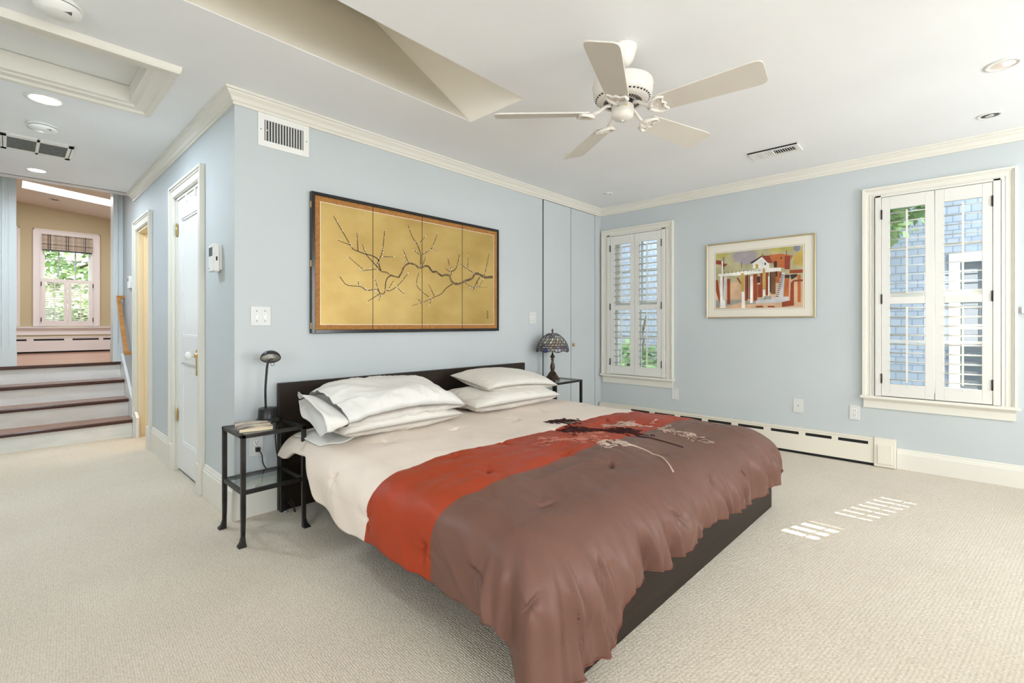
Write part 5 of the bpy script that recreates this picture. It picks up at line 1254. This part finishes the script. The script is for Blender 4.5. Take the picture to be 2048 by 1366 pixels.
# book
bk = thing('book', 'paperback book with pictured cover lying beside the reading lamp', 'book', (.912, 2.780, NH), radians(-10))
COV = mat('printed_book_cover', (.5, .4, .3), .45)
mottled(COV, (.10, .06, .05), (.72, .60, .45), 9, 6, (1, 2.2, 1), lo=.36, hi=.60)
m = MB(); m.box(-.080, .080, -.105, .105, .0175, .019); m.box(-.080, .080, -.105, .105, .0005, .0015); m.box(-.080, -.0785, -.105, .105, .0015, .0175)
PG = mat('book_page_edges', (.78, .66, .45), .8)
m2 = MB(); m2.box(-.0785, .078, -.103, .103, .0015, .0175)
for o_ in (m.build('cover', COV, bk, local=True), m2.build('pages', PG, bk, local=True)): pass
# reading lamp
LX, LY = 1.025, 2.885
rl = thing('reading_lamp', 'black reading lamp with small dome shade beside the paperback book', 'lamp', (LX, LY, NH))
m = MB(); z = NH; m.lathe([(0, z+.0005), (.062, z+.0005), (.064, z+.008), (.062, z+.018), (.054, z+.024), (.053, z+.030), (.050, z+.078), (.046, z+.082), (0, z+.082)], (LX, LY, 0), 40); rb = m.build('lamp_base', BPLAST, rl)
m = MB(); m.box(LX+.006, LX+.026, LY-.034, LY-.018, z+.0815, z+.086, 0, .002); m.build('switch', GREYIN, rb)
P_ = densify([(LX-.012, LY, z+.08), (LX-.014, LY, z+.18), (LX-.010, LY-.003, z+.27), (LX-.006, LY-.008, z+.33), (LX+.002, LY-.012, z+.355)], 6)
m = MB(); m.tube(P_, .0065, 10); m.build('gooseneck', BPLAST, rl)
M = Matrix.Translation((LX+.012, LY-.020, z+.372)) @ Matrix.Rotation(radians(30), 4, Vector((.73, -.68, 0)).normalized().cross(Vector((0, 0, 1)))) @ Matrix.Rotation(0, 4, 'Z')
view = Vector((-LX, -LY, 0)).normalized(); axis = Vector((0, 0, 1)).cross(view)
M = Matrix.Translation((LX+.010, LY-.012, z+.368)) @ Matrix.Rotation(radians(-34), 4, axis)
m = MB(); R_ = .054
m.lathe([(R_*sin(a), R_*.78*cos(a)) for a in [i*pi/2/10 for i in range(11)]] + [(R_*.96, -.002)] + [(R_*.94*sin(a), R_*.72*cos(a)) for a in [pi/2-i*pi/2/10 for i in range(10)]] + [(0, R_*.72)], (0, 0, 0), 36, M=M); hd = m.build('lamp_shade', BPLAST, rl)
m = MB(); m.lathe([(0, .006), (.030, .002), (.046, .004), (.050, .000)], (0, 0, 0), 30, M=M); m.build('reflector', mottled(mat('worn_reflector', (.5, .48, .42), .5), (.18, .17, .14), (.62, .60, .54), 40, 4), hd)
m = MB(); cc = Vector((LX+.018, LY-.02, z+.335)); m.tube([cc+Vector((.010*cos(a), 0, .010*sin(a))) for a in [2*pi*i/14 for i in range(14)]], .0013, 6, closed=True); m.build('wire_loop', IRON, rl)
# plugged cord
m = MB(); P_ = densify([(1.006, YA-.008, .388), (1.006, YA-.040, .388), (1.020, YA-.050, .360), (1.028, YA-.045, .31), (1.055, YA-.030, .265), (1.10, YA-.012, .255), (1.14, YA-.010, .25)], 6); m.tube(P_, .0032, 8)
m.box(.995, 1.019, YA-.036, YA-.0095, .376, .402, 0, .003)
pc = tag(m.build('power_cord', BPLAST, None), 'black power cord plugged into the wall outlet behind the nightstand', 'cord')
m = MB(); m.tube(densify([(LX+.055, LY+.02, NH+.01), (LX+.075, LY+.075, NH-.03), (LX+.078, LY+.10, .45), (1.120, YA-.010, .34), (1.15, YA-.010, .20)], 6), .003, 8)
tag(m.build('lamp_cord', BPLAST, None), 'black cord falling from the reading lamp beside the headboard', 'cord')
m = MB(); m.tube(densify([(1.15, 2.925, .06), (1.165, 2.90, .035), (1.172, 2.875, .006), (1.180, 2.885, .006), (1.178, 2.905, .04), (1.165, 2.93, .07)], 5), .003, 7)
tag(m.build('cord_loop', BPLAST, None), 'small black cord loop resting on carpet beside headboard foot', 'cord')
LABW = mottled(mat('printed_paper_label', (.75, .75, .72), .7), (.25, .25, .25), (.85, .85, .82), 60, 2)
m = MB(); Ml = Matrix.Translation((1.128, 2.905, .006)) @ Matrix.Rotation(.5, 4, 'Z') @ Matrix.Rotation(.15, 4, 'X'); m.box(-.022, .022, -.012, .012, -.0005, .0005, M=Ml)
tag(m.build('paper_tag', LABW, None), 'small printed paper tag on the carpet at the headboard corner', 'tag')

# ------------------------------------------------------------ stained glass lamp
TX, TY, TZ = 3.625, 2.835, .592
tl = thing('stained_glass_lamp', 'stained glass dragonfly-pattern table lamp with bronze base', 'lamp', (TX, TY, TZ))
BRZ = mottled(mat('aged_bronze', (.07, .045, .03), .42, .6), (.045, .03, .022), (.11, .075, .05), 20, bump=.2)
m = MB()
prof = [(0, .0005), (.074, .0005), (.076, .006), (.068, .012), (.056, .024), (.042, .045), (.028, .066), (.020, .078), (.016, .088), (.020, .096), (.024, .115), (.022, .135), (.015, .16), (.011, .178), (.012, .186), (.018, .192), (.014, .198), (.012, .206), (.022, .216), (.026, .222), (.018, .232), (.010, .240), (.007, .262), (0, .262)]
m.lathe([(r, z+TZ) for r, z in prof], (TX, TY, 0), 32)
for k in range(12):
    a = 2*pi*k/12; m.tube([(TX+r*cos(a), TY+r*sin(a), TZ+z) for r, z in ((.073, .006), (.062, .018), (.049, .034), (.034, .056), (.023, .074))], .0035, 6)
bs_ = m.build('lamp_base', BRZ, tl)
# shade: cells with lead came
Zt, Zb, Rs = TZ+.448, TZ+.285, .158
def shr(t):      # t 0 top .. 1 bottom
    return (.030 + (Rs-.030)*sin(min(1, t)*pi/2*.93)**.92/sin(pi/2*.93)**.92, Zt - (Zt-Zb)*(t**1.35))
sg = [mat('opal_glass_pale', (.70, .72, .70), .25, trans=.35), mat('opal_glass_amber', (.40, .34, .25), .25, trans=.3), mat('opal_glass_violet', (.17, .15, .20), .2, trans=.3), mat('opal_glass_grey', (.30, .28, .30), .25, trans=.3), mat('opal_glass_blue', (.06, .08, .30), .2, trans=.3)]
NA = 28; rows = [0, .07, .20, .36, .54, .68, .80, .90, 1.0]
sr = random.Random(5)
m = MB(); lead = MB()
def sp(a, t):
    if t > .995: t2 = 1.0 + .045*sin(a*8)
    else: t2 = t
    r, z = shr(min(t2, 1.0)); z -= max(0, t2-1)*.16
    if t > .995: z = Zb - .007*(1+sin(a*8)) 
    return Vector((TX+r*cos(a), TY+r*sin(a), z))
for i in range(len(rows)-1):
    n = NA if i > 0 else 14; off = .5*(i % 2)
    for k in range(n):
        a0 = 2*pi*(k+off)/n; a1 = 2*pi*(k+1+off)/n; sub = 3
        for q in range(sub):
            b0 = a0+(a1-a0)*q/sub; b1 = a0+(a1-a0)*(q+1)/sub
            mi = (0 if sr.random() < .8 else 3) if i <= 2 else ((sr.choice([1, 3, 0, 1])) if i <= 4 else sr.choice([2, 3, 3, 2, 1, 4]) if (k % 7 == 0) else sr.choice([2, 3, 3, 1]))
            if q == 0: cm = mi
            m.add([sp(b0, rows[i]), sp(b1, rows[i]), sp(b1, rows[i+1]), sp(b0, rows[i+1])], [(0, 1, 2, 3)], cm, False)
        w_ = .18*(a1-a0)*(1 if i < 5 else 0)
        lead.tube([sp(a0+w_, rows[i]), sp(a0, (rows[i]+rows[i+1])/2), sp(a0-w_, rows[i+1])], .0030, 5)
    lead.tube([sp(2*pi*k/84, rows[i+1]) for k in range(84)], .0030 if i < 7 else .004, 5, closed=True)
gl = m.build('lamp_shade', sg, tl, fix=False); q = gl.modifiers.new('thickness', 'SOLIDIFY'); q.thickness = .002; q.offset = 0
lead.build('lead_came', mat('dark_lead', (.02, .017, .016), .5, .5), gl)
m = MB(); m.lathe([(0, Zt+.004), (.033, Zt+.001), (.036, Zt-.004), (.030, Zt-.004), (0, Zt-.002)], (TX, TY, 0), 24)
m.lathe([(.006, Zt), (.008, Zt+.010), (.004, Zt+.014), (.009, Zt+.020), (.011, Zt+.028), (.006, Zt+.038), (.002, Zt+.048), (0, Zt+.049)], (TX, TY, 0), 16)
m.tube([(TX, TY, TZ+.25), (TX, TY, Zt)], .004, 8)
m.build('finial_cap', BRZ, tl)
# small black gadget beside the lamp
m = MB(); Mq = Matrix.Translation((3.462, 2.86, .603)) @ Matrix.Rotation(.3, 4, 'Z') @ Matrix.Rotation(.0, 4, 'Y'); m.box(-.055, .04, -.018, .018, -.0105, .0105, 0, .006, M=Mq)
tag(m.build('remote_control', BPLAST, None), 'small black object lying beside the stained glass lamp base', 'remote')

# ------------------------------------------------------------ outdoors beyond the windows
GR = mottled(mat('garden_ground', (.20, .24, .12), .95), (.14, .18, .08), (.30, .30, .20), .8, 5)
mb = MB(); mb.box(4.95, 30, -16, 30, -1.3, -1.0); mb.box(-20, 4.95, 10.0, 30, -.9, -.6); o = struct('ground', mb, GR)
SHING = mat('blue_grey_shingles', (.30, .36, .46), .8)
def shingles(m):
    n, l, b = nodes(m); v = texcoord(m, (1, 1, 1), (0, 0, 0))
    sep = n.new('ShaderNodeSeparateXYZ'); l.new(v, sep.inputs[0])
    cb = n.new('ShaderNodeCombineXYZ'); l.new(sep.outputs['Y'], cb.inputs['X']); l.new(sep.outputs['Z'], cb.inputs['Y'])
    br = n.new('ShaderNodeTexBrick'); br.inputs['Scale'].default_value = 1.0; br.inputs['Brick Width'].default_value = .11; br.inputs['Row Height'].default_value = .10; br.inputs['Mortar Size'].default_value = .006
    br.inputs['Color1'].default_value = (.25, .28, .33, 1); br.inputs['Color2'].default_value = (.29, .32, .375, 1); br.inputs['Mortar'].default_value = (.17, .19, .23, 1)
    l.new(cb.outputs[0], br.inputs['Vector']); l.new(br.outputs['Color'], b.inputs['Base Color'])
shingles(SHING)
nh = thing('neighbour_house', 'blue-grey shingled house seen through the shutters', 'house', (8.4, 2, -1))
m = MB(); m.box(8.0, 8.15, -1.04, 9.0, -1.0, 6.4); m.box(8.15, 12, -1.04, -.89, -1.0, 6.4); m.box(8.0, 8.4, -4.4, -1.04, -1.0, 3.3); m.build('wall', SHING, nh)  # height, edge and unseen low wing shaped to block sun on the windows
m = MB()
for y0, y1, z0, z1 in ((1.2, 2.2, .2, 1.9), (5.0, 6.0, .2, 1.9), (-.70, -.10, .3, 1.9)):
    m.box(7.95, 8.0, y0-.1, y0, z0-.1, z1+.1); m.box(7.95, 8.0, y1, y1+.1, z0-.1, z1+.1); m.box(7.95, 8.0, y0, y1, z1, z1+.1); m.box(7.95, 8.0, y0, y1, z0-.1, z0); m.box(7.96, 8.0, y0, y1, (z0+z1)/2-.03, (z0+z1)/2+.03)
m.box(7.95, 8.0, -1.05, -.95, -1, 6.4); m.build('window_trim', WHITE, nh)
m = MB()
for y0, y1, z0, z1 in ((1.2, 2.2, .2, 1.9), (5.0, 6.0, .2, 1.9), (-.70, -.10, .3, 1.9)): m.box(7.975, 7.99, y0, y1, z0, z1)
m.build('window_glass', LCD, nh)
m = MB(); m.poly([(7.5, -1.0, 6.3), (12, -1.0, 9.0), (12, -1.0, 9.15), (7.5, -1.0, 6.45)], (0, 10.5, 0)); m.build('roof', IRON, nh)
# unseen overhang added above the windows to block sun on the upper sashes
mb = MB(); mb.box(XB+WT, XB+1.17, -2.6, 10.2, 2.60, 2.72); struct('sun_block_overhang', mb, WHITE, 'unseen overhang added to block sun above the bedroom windows')
LEAF = mat('muted_leaf', (.22, .42, .10), .6, trans=0)  # muted green, mottled at random
mottled(LEAF, (.13, .22, .08), (.36, .48, .22), 1.6, 3)
BARKT = mottled(mat('tree_bark', (.12, .08, .05), .9), (.08, .055, .035), (.2, .15, .1), 14)
def tree(lb, x, y, z0, z1, R, n, seed, h0=-1.0, sz=.09):
    t = thing('tree', lb, 'tree', (x, y, h0), group='trees outside the windows'); r = random.Random(seed)
    m = MB(); m.tube([(x, y, h0), (x+.05, y, (h0+z0)/2), (x, y, z0+.3), (x, y, z1-.3)], [.12, .10, .08, .03], 9)
    for k in range(7):
        a = r.uniform(0, 6.3); m.tube([(x, y, z0+.1+k*.12), (x+R*.4*cos(a), y+R*.4*sin(a), z0+.5+k*.15), (x+R*.8*cos(a), y+R*.8*sin(a), z0+.8+k*.18)], [.045, .03, .012], 6)
    m.build('trunk', BARKT, t)
    m = MB(); zc = (z0+z1)/2; H = (z1-z0)/2
    for k in range(n):
        while True:
            p = Vector((r.uniform(-1, 1), r.uniform(-1, 1), r.uniform(-1, 1)))
            if .25 < p.length < 1: break
        c = Vector((x+p.x*R, y+p.y*R, zc+p.z*H)); d = Vector((r.uniform(-1, 1), r.uniform(-1, 1), r.uniform(-.6, .6))).normalized(); e = d.orthogonal().normalized(); s_ = r.uniform(.6, 1.3)*sz
        m.add([c-d*s_, c+e*s_*.45, c+d*s_, c-e*s_*.45], [(0, 1, 2, 3)])
    o = m.build('foliage', LEAF, t, fix=False)
tree('leafy tree in front of the shingled house outside the wide window', 6.9, .80, 2.0, 3.9, .9, 2800, 1)
tree('leafy tree beyond the narrow window', 6.85, 5.3, 1.7, 4.0, .9, 2200, 2)
tree('low green shrub tree beyond the narrow window', 6.6, 3.6, -.6, .9, .7, 1200, 3, -1.0)
tree('tall garden tree filling the raised room window', .3, 14.6, 1.0, 5.4, 2.3, 5600, 4, -.6, .13)
tree('distant garden tree beside the tall one behind the raised room', 4.6, 15.0, .3, 4.2, 1.7, 2600, 5, -.6, .13)
tree('dense low garden tree behind the raised room shutters', .7, 11.3, -.4, 1.75, .9, 3600, 6, -.6, .10)
